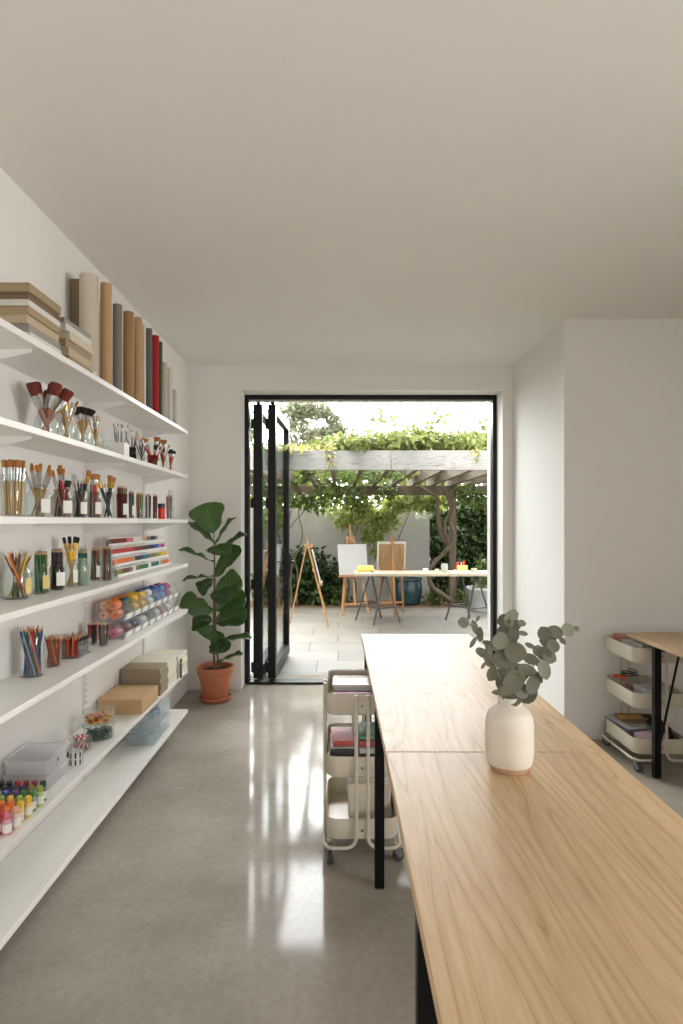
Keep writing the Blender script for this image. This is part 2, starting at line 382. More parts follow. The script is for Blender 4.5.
# ------------------------------------------------------------------ shelves on the left wall
SD = 4.5; XF = -1.125
SY = [431, 475, 519.5, 563.4, 608.7, 669, 709]
SZ = [EYE - (y-CY)/F*SD for y in SY]
names = ['top', 'second', 'third', 'fourth', 'fifth', 'sixth', 'bottom']
for i, z in enumerate(SZ):
    for (a, b, half) in ((.9, 3.385, 'near'), (3.389, SD, 'far')):
        o = obj('wall_shelf', MB().box(XL+.004, XF, a, b, z-.026, z), M_shelf, bev=.002)
        tag(o, 'white board of the %s wall shelf, %s' % (names[i], 'long length towards the camera' if half == 'near' else 'short length beside the fig plant'), 'shelf', 'white shelf boards')
uz0, uz1 = .1, 2.36
for k, (uy, lab) in enumerate(((2.28, 'white slotted shelf upright behind the brush jars'), (3.28, 'white slotted shelf upright behind the shelf board joints'), (4.28, 'white slotted shelf upright beside the fig plant'))):
    t = thing('shelf_upright', lab, 'shelf upright', (XL, uy, 0), 0, 'slotted uprights on the left wall')
    m = MB().box(.0, .003, -.016, .016, uz0, uz1).box(.003, .012, -.016, -.011, uz0, uz1).box(.003, .012, .011, .016, uz0, uz1)
    z = uz0
    while z < uz1-.03: m.box(.003, .012, -.011, .011, z, z+.018); z += .032
    obj('channel', m, M_steelw, t)
    for z in SZ:
        b = MB(); zz = z-.0262
        poly = [(.012, 0), (.225, 0), (.225, -.012), (.06, -.05), (.012, -.055)]
        b.loft([[(px, yy, zz+pz) for px, pz in poly] for yy in (-.003, .003)])
        obj('bracket', b, M_steelw, t)

# ------------------------------------------------------------------ tools that stand in jars
COLS = {'red': (196,40,36), 'dark red': (128,28,34), 'orange': (230,120,40), 'yellow': (232,188,50), 'green': (52,120,62), 'dark green': (30,72,46),
        'blue': (40,84,160), 'navy': (30,40,78), 'purple': (92,56,120), 'pink': (214,110,130), 'brown': (122,76,44), 'black': (30,29,30),
        'grey': (120,120,122), 'white': (230,228,222), 'teal': (34,118,120), 'natural': (196,158,106), 'magenta': (196,40,120), 'olive': (130,130,52),
        'lime': (140,170,60), 'light blue': (90,150,205), 'peach': (226,170,140), 'tan': (190,150,100), 'lilac': (150,120,190), 'maroon': (92,34,40), 'rosewood': (158,98,80)}
def cmat(c, rough=.45): return mat(c+' pigment', COLS[c], rough, var=.04)
M_pwood = mat('sharpened pencil wood', (205,165,118), .7)
_pen = {}; BASE = {}
def pencil(c, L=.18, r=.0038):
    key = (c, L, r)
    if key in _pen: return _pen[key]
    m = MB(); n = 6
    ring = lambda z, q: [(q*math.cos(2*math.pi*k/n), q*math.sin(2*math.pi*k/n), z) for k in range(n)]
    m.loft([ring(0, r), ring(L-.016, r)], True, False)
    m.mi = 1; m.loft([ring(L-.016, r), ring(L-.006, r*.35)], False, False)
    m.mi = 2; m.loft([ring(L-.006, r*.35), ring(L, r*.06)], False, True)
    o = obj('coloured_pencil', m, [cmat(c), M_pwood, cmat(c)], smooth=False)
    tag(o, c+' pencil', 'pencil'); _pen[key] = o; return o
M_ferr = mat('nickel ferrule', (200,200,198), .25, .9)
M_gold = mat('brass ferrule', (206,166,84), .28, .9)
def brush(key, L, r, fl, bl, bw, hcol, bcol, bt=None, flare=1.0, gold=False, tipcol=None):
    """paint brush, bottom of the handle at the origin, bristles up"""
    if key in _pen: return _pen[key]
    t = thing('paint_brush', key, 'paint brush'); BASE[t.name] = key
    hl = L-fl-bl; bt = bt or bw*.45
    m = MB(); m.lathe([(0,0),(r*.45,.002),(r*.6,hl*.15),(r*.8,hl*.5),(r*1.15,hl*.8),(r*.85,hl)], 10); obj('handle', m, cmat(hcol, .35), t)
    def ov(z, a, b, n=12): return [(a*math.cos(2*math.pi*k/n), b*math.sin(2*math.pi*k/n), z) for k in range(n)]
    m = MB(); m.loft([ov(hl-.003, r*.95, r*.95), ov(hl+fl*.35, (r+bw)/2*.8, r), ov(L-bl, bw/2, bt/2)]); obj('ferrule', m, M_gold if gold else M_ferr, t)
    m = MB(); f = flare
    m.loft([ov(L-bl, bw/2*.97, bt/2*.95), ov(L-bl*.55, bw/2*(1+.5*(f-1)), bt/2*(1+.3*(f-1))), ov(L-bl*.22, bw/2*f, bt/2*.85), ov(L-bl*.08, bw/2*f*.9, bt/2*.6), ov(L, bw/2*f*.6, bt/2*.25)])
    obj('bristles', m, mat(bcol[0]+' bristle', bcol[1], .8, var=.25, scale=400, bump=.4), t)
    _pen[key] = t; return t
RED_B = ('russet', (112,44,30)); BEI_B = ('beige', (196,182,150)); DRK_B = ('dark', (48,34,26)); TAN_B = ('tan', (178,120,66)); BLK_B = ('black', (30,26,24)); ORG_B = ('amber', (200,130,50))
def BR(k):
    return {
     'bigred': lambda: brush('wide russet-bristled brush', .25, .011,   .055, .055, .046, 'rosewood', RED_B, .02, 1.2),
     'bigbeige': lambda: brush('wide beige-bristled brush with brass ferrule', .245, .010, .05, .055, .044, 'tan', BEI_B, .016, 1.3, True),
     'fan': lambda: brush('dark fan brush', .20, .005, .025, .035, .016, 'natural', DRK_B, .008, 2.2),
     'beigesm': lambda: brush('slim beige-bristled brush', .19, .005, .03, .03, .013, 'natural', BEI_B, .008, 1.2),
     'thin': lambda: brush('thin grey-handled brush', .20, .0032, .02, .014, .005, 'grey', BLK_B, .004, .9),
     'thingold': lambda: brush('thin amber-tipped brush', .185, .0034, .022, .02, .007, 'black', ORG_B, .005, 1.0),
     'tan': lambda: brush('tan-bristled flat brush', .215, .005, .05, .03, .014, 'natural', TAN_B, .008, 1.1),
     'grey': lambda: brush('silver-ferruled flat brush', .225, .006, .07, .03, .018, 'tan', ORG_B, .009, 1.05),
     'blackh': lambda: brush('black-handled brush with tan tip', .235, .007, .035, .03, .024, 'black', TAN_B, .012, 1.15, True),
     'mop': lambda: brush('broad tan mop brush', .22, .007, .025, .03, .034, 'red', TAN_B, .018, 1.4),
     'gold': lambda: brush('dark-tipped brush with gold handle', .235, .006, .03, .03, .017, 'yellow', BLK_B, .010, 1.1, True),
     'darkmop': lambda: brush('round dark mop brush', .17, .006, .02, .03, .024, 'red', DRK_B, .02, 1.3),
    }[k]()
def stick(px, py, z, rb, rr, h, items, phrase, group, spread=.86, seed=0, lean=0.0):
    """stand items in a vessel: k-th item at its own place on the bottom, leaning out to the rim"""
    n = len(items); rnd = random.Random(seed*31+n)
    for k, it in enumerate(items):
        fr_ = math.sqrt((k+.35)/n); a = k*2.399+seed
        jb = .8 + .2*rnd.random()
        b = Vector((px+rb*spread*fr_*jb*math.cos(a+lean), py+rb*spread*fr_*jb*math.sin(a+lean), z+.007))
        q = Vector((px+rr*spread*fr_*math.cos(a), py+rr*spread*fr_*math.sin(a), z+h))
        d = (q-b).normalized()
        rot = Vector((0,0,1)).rotation_difference(d) @ Quaternion((0,0,1), rnd.uniform(-.6,.6) if isinstance(it, str) and it.startswith('b:') else rnd.random()*6)
        if it.startswith('b:'):
            pr = BR(it[2:])
            inst(pr, b, rot, '%s standing in %s' % (BASE[pr.name], phrase), group)
        else:
            c = it; ln = PL[0]
            pr = pencil(c, ln); inst(pr, b, rot, '%s pencil standing in %s' % (c, phrase), group)
PL = [.18]

def jar_mesh(kind, r, h, t=.003):
    m = MB()
    if kind == 'mason':
        pr = [(0,0),(r*.86,0),(r,.012*h/.13),(r,h*.70),(r*.94,h*.78),(r*.78,h*.86),(r*.76,h*.9),(r*.82,h*.92),(r*.82,h*.985),(r*.78,h),
              (r*.72,h*.985),(r*.70,h*.88),(r*.90-t,h*.77),(r-t,h*.69),(r-t,.016),(r*.8,.006),(0,.005)]
    elif kind == 'tumbler':
        pr = [(0,0),(r*.86,0),(r*.9,.004),(r,h-.002),(r-.0008,h),(r-t,h-.002),(r*.9-t,.009),(0,.007)]
    elif kind == 'can':
        pr = [(0,0),(r*.97,0),(r,.003),(r,h-.002),(r-.0008,h),(r-t,h-.002),(r-t,.006),(0,.005)]
    m.lathe(pr, 24); return m
def label_mesh(r, z0, z1, a0, a1, n=8):
    m = MB(); ri, ro = r+.0006, r+.0014
    rings = [[(q*math.cos(a0+(a1-a0)*k/n), q*math.sin(a0+(a1-a0)*k/n), z) for q, z in ((ri,z0),(ro,z0),(ro,z1),(ri,z1))] for k in range(n+1)]
    m.loft(rings); return m
def jar(shelf, x0, x1, h, X, label, name='glass_jar', cat='jar', kind='mason', m=None, lab=None, items=(), phrase='', seed=0, pl=.18, group=None, rs=1.0, lean=0.0, labr=(-1.0,.25), iname=None):
    xc = (x0+x1)/2; d = X*F/(xc-CX); r = (x1-x0)/2*d/F/1.04*rs; z = SZ[shelf]
    t = thing(name, label, cat, (X, d, z), 0, group)
    m = m or M_glass
    obj('body', jar_mesh(kind, r, h), m, t, ang=50)
    if lab is not None: obj('label', label_mesh(r, h*.16, h*.60, labr[0], labr[1]), lab, t)
    PL[0] = pl
    rr = r*.76 if kind == 'mason' else r*.95
    if items: stick(X, d, z, r*.9, rr, h, list(items), phrase, iname or ('tools in '+phrase), .9, seed, lean)
    return t
def rep(*a):
    out = []
    for c, n in a: out += [c]*n
    return out
def mixed(seed, n, *cs):
    q = random.Random(seed); return [q.choice(cs) for _ in range(n)]

# ------------------------------------------------------------------ top shelf: board stacks and rolls
z0 = SZ[0]
def board(x0, x1, y0, y1, za, zb, col, label, group, name='book', rz=0, cover=None):
    """book or boxed board: cover boards around a paper block"""
    cx, cy = (x0+x1)/2, (y0+y1)/2
    t = thing(name, label, 'book', (cx, cy, za), rz, group)
    a, b, h = (x1-x0)/2, (y1-y0)/2, zb-za; k = min(.004, h*.16)
    obj('cover', MB().box(-a, a, -b, b, 0, k).box(-a, a, -b, b, h-k, h).box(a-.003, a, -b, b, k, h-k), mat(col[0], col[1], .65), t, .0006)
    obj('pages', MB().box(-a+.002, a-.0032, -b+.003, b-.003, k+.0002, h-k-.0002), mat('page block of '+col[0], tuple(int(v*.96) for v in col[1]), .8, var=.1, scale=300), t)
    return t
TAN = ('tan cover', (160,138,108)); GRY = ('grey cover', (150,145,136)); WHT = ('white cover', (214,211,204)); BEI = ('beige cover', (186,168,140)); DRK = ('brown cover', (118,98,76)); CRM = ('cream cover', (204,192,168))
z = z0
for i, (h, c, dy, lab) in enumerate(((.030, WHT, .0, 'white covered'), (.030, GRY, .004, 'grey covered'), (.034, BEI, .012, 'beige covered'), (.030, TAN, .016, 'tan covered'), (.026, WHT, .004, 'thin white covered'), (.028, DRK, .0, 'brown covered'), (.034, TAN, .008, 'thick tan covered'))):
    pos = ['lowest', 'second from bottom', 'third from bottom', 'fourth from bottom', 'third from top', 'second from top', 'topmost'][i]
    board(-1.384, -1.152-.004*(i % 3), 2.247-dy, 2.50-dy*.6, z, z+h, c, '%s book, %s of the taller stack on the top shelf' % (lab, pos), 'books in the taller stack on the top shelf'); z += h
z = z0
for i, (h, c, dx, dy, lab) in enumerate(((.036, TAN, .0, .02, 'tan'), (.036, BEI, .004, -.02, 'beige'), (.038, TAN, -.004, .0, 'light brown'), (.036, CRM, .002, .03, 'cream'), (.030, WHT, -.004, .0, 'white'), (.022, GRY, -.006, -.015, 'red-edged grey'))):
    pos = ['lowest', 'second from bottom', 'third from bottom', 'third from top', 'second from top', 'topmost'][i]
    board(-1.375+dx, -1.165+dx, 2.585+dy*.4, 2.84+dy*.5, z, z+h, c, '%s book, %s of the shorter stack on the top shelf' % (lab, pos), 'books in the shorter stack on the top shelf', rz=dx*6); z += h
def roll(xc, X, r, ytop, col, label, rough=.75):
    d = X*F/(xc-CX); zt = EYE-(ytop-CY)/F*d
    t = thing('paper_roll', label, 'roll', (X, d, z0), 0, 'rolls standing on the top shelf')
    h = zt-z0
    obj('sheet', MB().lathe([(r*.35,0),(r,0),(r,h),(r*.35,h),(r*.35,0)], 24), mat(col[0], col[1], rough, var=.05, scale=20), t)
    obj('core', MB().lathe([(r*.2,.002),(r*.34,.002),(r*.34,h-.003),(r*.2,h-.003),(r*.2,.002)], 16), mat('roll core', (150,125,92), .8), t)
    obj('sticker', label_mesh(r, h*.02, h*.13, -1.0, -.3), mat('roll sticker', (222,216,206), .7), t) if r > .04 else None
board(-1.385, -1.325, 3.10, 3.14, z0, z0+.575, ('dark kraft board', (140,120,92)), 'narrow brown board standing behind the largest pale roll', None, 'mount_board')
for a in ((89, -1.262, .046, 276, ('pale grey paper', (196,184,168)), 'thick pale grey paper roll, the widest on the top shelf'),
          (106, -1.255, .029, 284, ('kraft paper', (188,152,110)), 'tall kraft paper roll next to the wide pale roll'),
          (117.5, -1.25, .025, 305, ('slate paper', (128,122,114)), 'slate grey roll between two kraft rolls'),
          (128.5, -1.245, .030, 312.5, ('dark kraft paper', (160,124,82)), 'brown kraft roll to the right of the slate roll'),
          (138.2, -1.24, .024, 318, ('tan paper', (188,150,106)), 'tan kraft roll beside the thin white roll'),
          (144.2, -1.225, .011, 325, ('white paper', (214,208,196)), 'thin white roll between tan and charcoal rolls'),
          (149, -1.24, .021, 329, ('charcoal paper', (104,100,96)), 'charcoal roll left of the red roll'),
          (155.5, -1.235, .0235, 336, ('red paper', (166,32,36)), 'red paper roll standing between charcoal and green rolls'),
          (160.6, -1.215, .0125, 342, ('green paper', (70,96,70)), 'thin dark green roll right of the red roll'),
          (165, -1.235, .0165, 363, ('ivory paper', (204,196,180)), 'ivory roll right of the green roll'),
          (169.8, -1.215, .018, 368, ('off white paper', (216,212,204)), 'off-white roll, second from the shelf end'),
          (174.6, -1.20, .014, 390, ('stone paper', (196,193,187)), 'short stone-coloured roll at the shelf end')):
    roll(*a)

# ------------------------------------------------------------------ second shelf: brushes
G = 'glass jars of brushes on the second shelf'
jar(1, 35, 58, .12, -1.255, 'clear jar of big russet brushes on second shelf', items=rep(('b:bigred', 6)), phrase='the leftmost jar on the second shelf', seed=1, lean=3.1, group=G)
jar(1, 59, 74, .118, -1.235, 'clear jar holding wide beige brush, second shelf', items=['b:bigbeige', 'b:beigesm', 'b:bigbeige', 'b:beigesm', 'b:tan'], phrase='the second jar of the second shelf', seed=4, lean=3.1, group=G)
jar(1, 75.5, 90, .115, -1.24, 'clear jar of dark fan brushes on second shelf', items=rep(('b:fan', 9)), phrase='the fan brush jar on the second shelf', seed=2, lean=3.1, group=G)
jar(1, 91, 101, .11, -1.25, 'narrow clear jar of slim beige brushes, second shelf', items=rep(('b:beigesm', 4)), phrase='the narrow jar on the second shelf', seed=3, lean=3.1, group=G)
jar(1, 102, 111.5, .10, -1.265, 'empty clear glass jar left of the white pot', kind='tumbler', group=G)
t = thing('square_pot', 'white square pot of thin grey brushes, second shelf', 'pot', (-1.25, -1.25*F/(120-CX), SZ[1]))
q = .039; m = MB().box(-q, q, -q, q, 0, .006)
for b in ((-q, q, -q, -q+.004), (-q, q, q-.004, q), (-q, -q+.004, -q+.004, q-.004), (q-.004, q, -q+.004, q-.004)): m.box(*b, .006, .10)
obj('body', m, mat('white ceramic', (226,224,218), .35), t, .001)
stick(-1.25, t.location.y, SZ[1], .026, .045, .10, rep(('b:thin', 7)), 'the white square pot', 'tools in the white square pot', .8, 3)
jar(1, 128, 136.5, .10, -1.25, 'clear jar of dark liquid and thin brushes', items=rep(('b:thin', 3), ('b:thingold', 2)), phrase='the dark jar beside the white pot', seed=5, lean=2.8, m=clear('smoky glass', (150,150,150)), kind='tumbler', group=G)
jar(1, 137.5, 145.5, .10, -1.25, 'clear jar of amber-tipped brushes, second shelf', items=rep(('b:thingold', 5)), phrase='the amber brush jar on the second shelf', seed=6, lean=2.8, kind='tumbler', group=G)
jar(1, 147, 159, .098, -1.25, 'red tinted jar with white label, second shelf', items=['b:mop', 'b:tan', 'b:darkmop', 'b:tan', 'b:mop', 'b:beigesm'], phrase='the red tinted jar on the second shelf', seed=7, lean=2.8, m=clear('red tinted glass', (214,150,130)), lab=M_label, kind='tumbler', group=G, labr=(-.5,.5))
jar(1, 159.5, 167, .10, -1.225, 'clear jar of red-handled mop brushes, second shelf', items=rep(('b:mop', 2), ('b:beigesm', 2), ('b:darkmop', 1)), phrase='the red-handled brush jar on the second shelf', seed=8, lean=2.8, kind='tumbler', group=G)
jar(1, 167.5, 174, .10, -1.215, 'last jar on the second shelf, dark mop brushes', items=rep(('b:darkmop', 3)), phrase='the last jar on the second shelf', seed=9, lean=2.8, kind='tumbler', group=G)

# ------------------------------------------------------------------ third shelf
G = 'jars on the third shelf'
jar(2, 1, 25.5, .166, -1.265, 'tall clear glass packed with tan-tipped brushes', kind='tumbler', items=rep(('b:tan', 22)), phrase='the tall glass on the third shelf', seed=1, group=G)
jar(2, 27, 51, .13, -1.265, 'labelled jar of silver-ferruled flat brushes, third shelf', items=rep(('b:grey', 5), ('b:tan', 3)), phrase='the flat-brush jar on the third shelf', seed=2, lab=M_label, group=G, lean=2.2, labr=(-.95,-.1))
jar(2, 52, 71.5, .13, -1.26, 'smoky labelled jar with one tall black brush', items=['b:blackh', 'b:mop', 'black', 'b:tan', 'b:darkmop', 'dark red'], phrase='the smoky jar with the tall brush', seed=3, lab=M_label, m=clear('smoke glass', (232,230,228)), group=G, lean=1.5)
jar(2, 72.5, 86.5, .13, -1.26, 'labelled jar of black pencils and brushes, third shelf', items=rep(('black', 6), ('grey', 3), ('b:blackh', 1)), phrase='the third shelf jar of black pencils', seed=4, lab=M_label, m=clear('smoke glass', (232,230,228)), group=G, lean=1.7)
jar(2, 87, 101, .137, -1.25, 'labelled jar with a broad tan mop brush', items=['b:mop', 'b:mop', 'black', 'orange', 'b:beigesm', 'black'], phrase='the jar with the broad mop brush', seed=5, lab=M_label, m=clear('smoke glass', (232,230,228)), group=G)
jar(2, 102, 114, .13, -1.25, 'clear jar of long black-handled brushes, third shelf', items=rep(('b:thingold', 5), ('b:blackh', 3)), phrase='the black-handled brush jar, third shelf', seed=6, kind='tumbler', group=G, lean=2.6)
jar(2, 116, 127.5, .145, -1.25, 'pinkish glass of red and green pencils, third shelf', items=rep(('red', 9), ('green', 3), ('maroon', 4)), phrase='the pinkish glass on the third shelf', seed=7, kind='tumbler', m=clear('pink glass', (224,190,186)), lab=M_label, group=G, pl=.185)
jar(2, 128.5, 134.5, .135, -1.25, 'clear glass of grey and black pencils with label', items=rep(('grey', 5), ('black', 4)), phrase='the grey pencil glass on the third shelf', seed=8, kind='tumbler', lab=M_label, group=G, pl=.165)
jar(2, 135.5, 143.5, .13, -1.25, 'clear glass of yellow and green pencils, third shelf', items=rep(('yellow', 5), ('olive', 4), ('green', 4), ('red', 2)), phrase='the yellow and green pencil glass', seed=9, kind='tumbler', group=G, pl=.16)
jar(2, 144.5, 151.5, .13, -1.25, 'clear glass of purple and maroon pencils', items=rep(('purple', 6), ('maroon', 5), ('white', 2)), phrase='the purple pencil glass', seed=10, kind='tumbler', group=G, pl=.16)
jar(2, 152.3, 157.5, .13, -1.25, 'slim clear glass of dark pencils beside red cup', items=rep(('black', 6), ('dark red', 3)), phrase='the slim dark pencil glass', seed=11, kind='tumbler', group=G, pl=.165)
tt = jar(2, 158, 165, .105, -1.215, 'red paint jar with white and navy top, third shelf', name='paint_jar', kind='can', m=mat('red paint jar', (214,52,36), .35), group=G)
r_ = 7/2*1.215*F/(CX-161.5)/F/1.03
obj('lid', MB().lathe([(r_*1.03,.078),(r_*1.04,.08),(r_*1.04,.106),(r_*.9,.108),(0,.108)], 20), mat('navy lid', (40,44,72), .4), tt)
jar(2, 166, 173.5, .10, -1.20, 'last glass on the third shelf, thin brushes', items=rep(('b:thin', 4), ('maroon', 2), ('red', 2)), phrase='the last glass on the third shelf', seed=12, kind='tumbler', group=G, pl=.17)

# ------------------------------------------------------------------ fourth shelf
G = 'mason jars of pencils on the fourth shelf'
jar(3, 3.5, 31, .140, -1.30, 'big clear jar, cream label, loosely filled with pencils', items=mixed(3, 14, 'yellow', 'green', 'orange', 'dark green', 'brown'), phrase='the big jar at the near end, fourth shelf', seed=1, lab=M_ylabel, pl=.195, group=G, lean=2.4, labr=(-.5,.15))
jar(3, 32.5, 50, .135, -1.295, 'yellow-labelled jar of dark green pencils', items=rep(('dark green', 12), ('green', 8), ('brown', 2)), phrase='the yellow-labelled jar', seed=2, lab=M_ylabel, pl=.178, group=G, labr=(-.95,-.1), lean=.5)
jar(3, 49.5, 64.5, .136, -1.285, 'white-labelled jar packed with black pencils', items=rep(('black', 24), ('maroon', 2)), phrase='the white-labelled black pencil jar', seed=3, lab=M_label, pl=.182, lean=.4, m=clear('smoke glass', (232,230,228)), group=G, labr=(-1.2,.3))
jar(3, 65, 78, .134, -1.28, 'jar of gold-handled brushes between black and mint jars', lean=2.9, items=rep(('b:gold', 6), ('natural', 6)), phrase='the gold brush jar, fourth shelf', seed=4, lab=M_label, pl=.13, group=G, labr=(-.9,.0))
jar(3, 76.8, 88.8, .135, -1.25, 'opaque mint green jar of teal pencils', items=rep(('teal', 8), ('dark green', 4)), phrase='the mint green jar', seed=5, pl=.168, lean=.5, m=clear('mint glass', (190,214,196), cloud=.75, cloudcol=(186,206,186)), group=G)
jar(3, 89.5, 101, .132, -1.285, 'jar of red and green pencils, label on front', items=rep(('red', 9), ('maroon', 4), ('green', 5)), phrase='the labelled red and green pencil jar', seed=6, lab=M_label, pl=.17, group=G, lean=.5)
jar(3, 101.3, 112.5, .132, -1.225, 'unlabelled jar of red pencils beside paint bottle rack', items=rep(('red', 8), ('maroon', 5), ('green', 3), ('grey', 3)), phrase='the jar beside the paint rack', seed=7, pl=.178, group=G)
# tiered rack of small paint bottles
ry0, ry1 = 3.34, 4.40; zr = SZ[3]
t = thing('paint_rack', 'white four-tier acrylic rack of paint bottles, fourth shelf', 'rack', (-1.225, ry0, zr))
LEN = ry1-ry0; tz = [.006, .063, .120, .177]; tx = [-.001, -.017, -.033, -.049]
for k in range(4):
    obj('tier', MB().box(tx[k]-.032, tx[k], 0, LEN, tz[k]-.005, tz[k]).box(tx[k]-.002, tx[k], 0, LEN, tz[k], tz[k]+.011), M_shelf, t)
for yy in (0, LEN-.003):
    poly = [(.004,0), (.004,.05), (-.013,.107), (-.029,.164), (-.046,.228), (-.085,.228), (-.085,0)]
    obj('side_panel', MB().loft([[(a, q, b) for a, b in poly] for q in (yy, yy+.003)]), M_clear, t)
_bot = {}
def bottle(c):
    if c in _bot: return _bot[c]
    m = MB(); r, h = .0096, .036
    m.lathe([(0,0),(r*.9,0),(r,.003),(r,h*.86),(r*.6,h)], 12); m.mi = 1; m.lathe([(r*.62,h),(r*.66,h+.001),(r*.62,h+.009),(0,h+.009)], 10)
    o = obj('paint_bottle', m, [cmat(c, .3), mat('white cap', (232,231,226), .4)]); tag(o, c, 'paint bottle'); _bot[c] = o; return o
TN = ['bottom tier', 'third tier', 'second tier', 'top tier']
rows = [rep(('olive', 3), ('brown', 4), ('grey', 2), ('white', 2), ('olive', 2), ('green', 6), ('white', 2), ('teal', 6), ('white', 1), ('tan', 2), ('orange', 5)),
        rep(('orange', 10), ('tan', 2), ('navy', 5), ('teal', 4), ('grey', 2), ('olive', 4), ('lime', 3), ('yellow', 5)),
        rep(('red', 13), ('dark red', 5), ('maroon', 5), ('navy', 3), ('blue', 4), ('lilac', 2), ('magenta', 3)),
        rep(('maroon', 3), ('dark red', 7), ('pink', 4), ('white', 6), ('peach', 3), ('grey', 3), ('black', 3), ('grey', 2), ('white', 4))]
for k in range(4):
    n = len(rows[k])
    for i, c in enumerate(rows[k]):
        inst(bottle(c), (-1.225+tx[k]-.0165, ry0+.012+(LEN-.024)*(i+.5)/n, zr+tz[k]), None, 'small %s paint bottle on the %s of the paint rack' % (c, TN[k]), 'paint bottles on the '+TN[k])

# ------------------------------------------------------------------ fifth shelf: pencil cups, then stacking bins
G = 'clear cups of pencils on the fifth shelf'
jar(4, 20, 44.5, .170, -1.295, 'tall clear tumbler of coloured pencils, fifth shelf', name='tumbler', cat='cup', kind='tumbler', m=M_glass, items=rep(('red', 9), ('green', 5), ('teal', 3), ('blue', 3), ('pink', 2), ('purple', 2)), phrase='the tall tumbler', seed=1, pl=.205, group=G, lean=1.4)
jar(4, 45.5, 61.5, .110, -1.29, 'short clear cup of green and red pencils, fifth shelf', name='tumbler', cat='cup', kind='tumbler', items=rep(('green', 8), ('orange', 4), ('red', 5), ('brown', 4)), phrase='the short cup beside the tumbler', seed=2, pl=.135, group=G, lean=1.2)
z = SZ[4]; X, d = -1.285, -1.285*F/(75-CX)
t = thing('pencil_tray', 'rectangular clear tray packed with dark pencil stubs', 'tray', (X, d, z))
a, b, h = .05, .082, .075
m = MB().box(-a, a, -b, b, 0, .003)
for q in ((-a, a, -b, -b+.003), (-a, a, b-.003, b), (-a, -a+.003, -b+.003, b-.003), (a-.003, a, -b+.003, b-.003)): m.box(*q, .003, h)
obj('body', m, M_glass, t)
PL[0] = .1; k = 0
cs = mixed(5, 60, 'red', 'maroon', 'dark red', 'black', 'orange', 'brown', 'navy')
for i in range(5):
    for j in range(8):
        p = Vector((X-a+.014+i*(2*a-.028)/4, d-b+.014+j*(2*b-.028)/7, z+.005)); c = cs[k]; k += 1
        rot = Vector((0,0,1)).rotation_difference(Vector((R.uniform(-.06,.06), R.uniform(-.06,.06), 1)))
        inst(pencil(c, .1), p, rot, '%s pencil stub standing in the rectangular clear tray' % c, 'pencil stubs in the rectangular tray')
jar(4, 87.5, 98, .085, -1.305, 'small clear cup of maroon pencils near bins', name='tumbler', cat='cup', kind='tumbler', items=rep(('maroon', 7), ('red', 4), ('black', 3)), phrase='the cup of maroon pencils', seed=4, pl=.115, group=G)
jar(4, 98.3, 108.5, .085, -1.235, 'small clear cup touching the stacked bins, grey pencils', name='tumbler', cat='cup', kind='tumbler', items=rep(('grey', 6), ('brown', 4), ('black', 2)), phrase='the cup touching the bins', seed=5, pl=.12, group=G)
NB = 8; by0, by1 = 3.31, 4.42; pitch = (by1-by0)/NB
up = ['orange', 'dark green', 'yellow', 'yellow', 'white', 'blue', 'light blue', 'magenta']
dn = ['pink', 'dark red', 'navy', 'white', 'grey', 'white', 'peach', 'white']
upb = ['peach', 'orange', 'orange', 'yellow', 'blue', 'blue', 'blue', 'red']
def make_bin():
    t = thing('storage_bin', 'bin', 'storage bin'); w = pitch-.006; a = w/2; D0, D1, h = -.085, .085, .098
    side = [(D0,0), (D1-.012,0), (D1,.04), (D1-.045,h), (D0,h)]
    m = MB()
    for s in (-1, 1): m.loft([[(px, s*a-(q if s > 0 else -q), pz) for px, pz in side] for q in (0, .0025)])
    m.box(D0, D0+.0025, -a+.0025, a-.0025, .0025, h).box(D0, D1-.013, -a+.0025, a-.0025, 0, .0025)
    obj('body', m, M_bin, t, smooth=False)
    f = MB(); f.loft([[(D1-.0145, s*(a-.0026), .003), (D1-.0105, s*(a-.0026), .003), (D1+.0003, s*(a-.0026), .041), (D1-.0035, s*(a-.0026), .041)] for s in (-1, 1)]); obj('front_lip', f, M_lip, t, smooth=False)
    l = MB(); l.loft([[(D1-.0085, s*a*.6, .008), (D1-.0068, s*a*.6, .008), (D1+.0012, s*a*.6, .037), (D1-.0005, s*a*.6, .037)] for s in (-1, 1)])
    obj('label', l, M_label, t); return t
BIN = make_bin()
def ball_roll(c):
    key = ('roll', c)
    if key in _bot: return _bot[key]
    m = MB(); m.lathe([(.006,-.04),(.024,-.04),(.0265,-.036),(.0265,.036),(.024,.04),(.006,.04),(.006,-.04)], 18)
    o = obj('ribbon_roll', m, cmat(c, .6)); tag(o, c, 'ribbon roll'); _bot[key] = o; return o
ORD = ['near-end', 'second', 'third', 'fourth', 'fifth', 'sixth', 'seventh', 'far-end']
for lv, cols in ((0, dn), (1, up)):
    for i in range(NB):
        cy = by0+pitch*(i+.5); zz = SZ[4]+lv*.1; bx = -1.255
        ln = 'upper' if lv else 'lower'
        inst(BIN, (bx, cy, zz), None, '%s clear bin of the %s row, holding %s rolls' % (ORD[i], ln, cols[i]), 'stacking bins on the fifth shelf')
        for j, (dx, dz, cc) in enumerate(((-.05, .03, upb[i] if lv else cols[i]), (.008, .03, cols[i]), (-.052, .082, upb[i] if lv else cols[i]), (.0, .083, cols[i]))):
            if lv == 0 and j > 1: continue
            inst(ball_roll(cc), (bx+dx, cy+R.uniform(-.008,.008), zz+dz), (math.pi/2, 0, 0), '%s roll in the %s bin of the %s row' % (cc, ORD[i], ln), 'rolls in the %s bin of the %s row' % (ORD[i], ln))

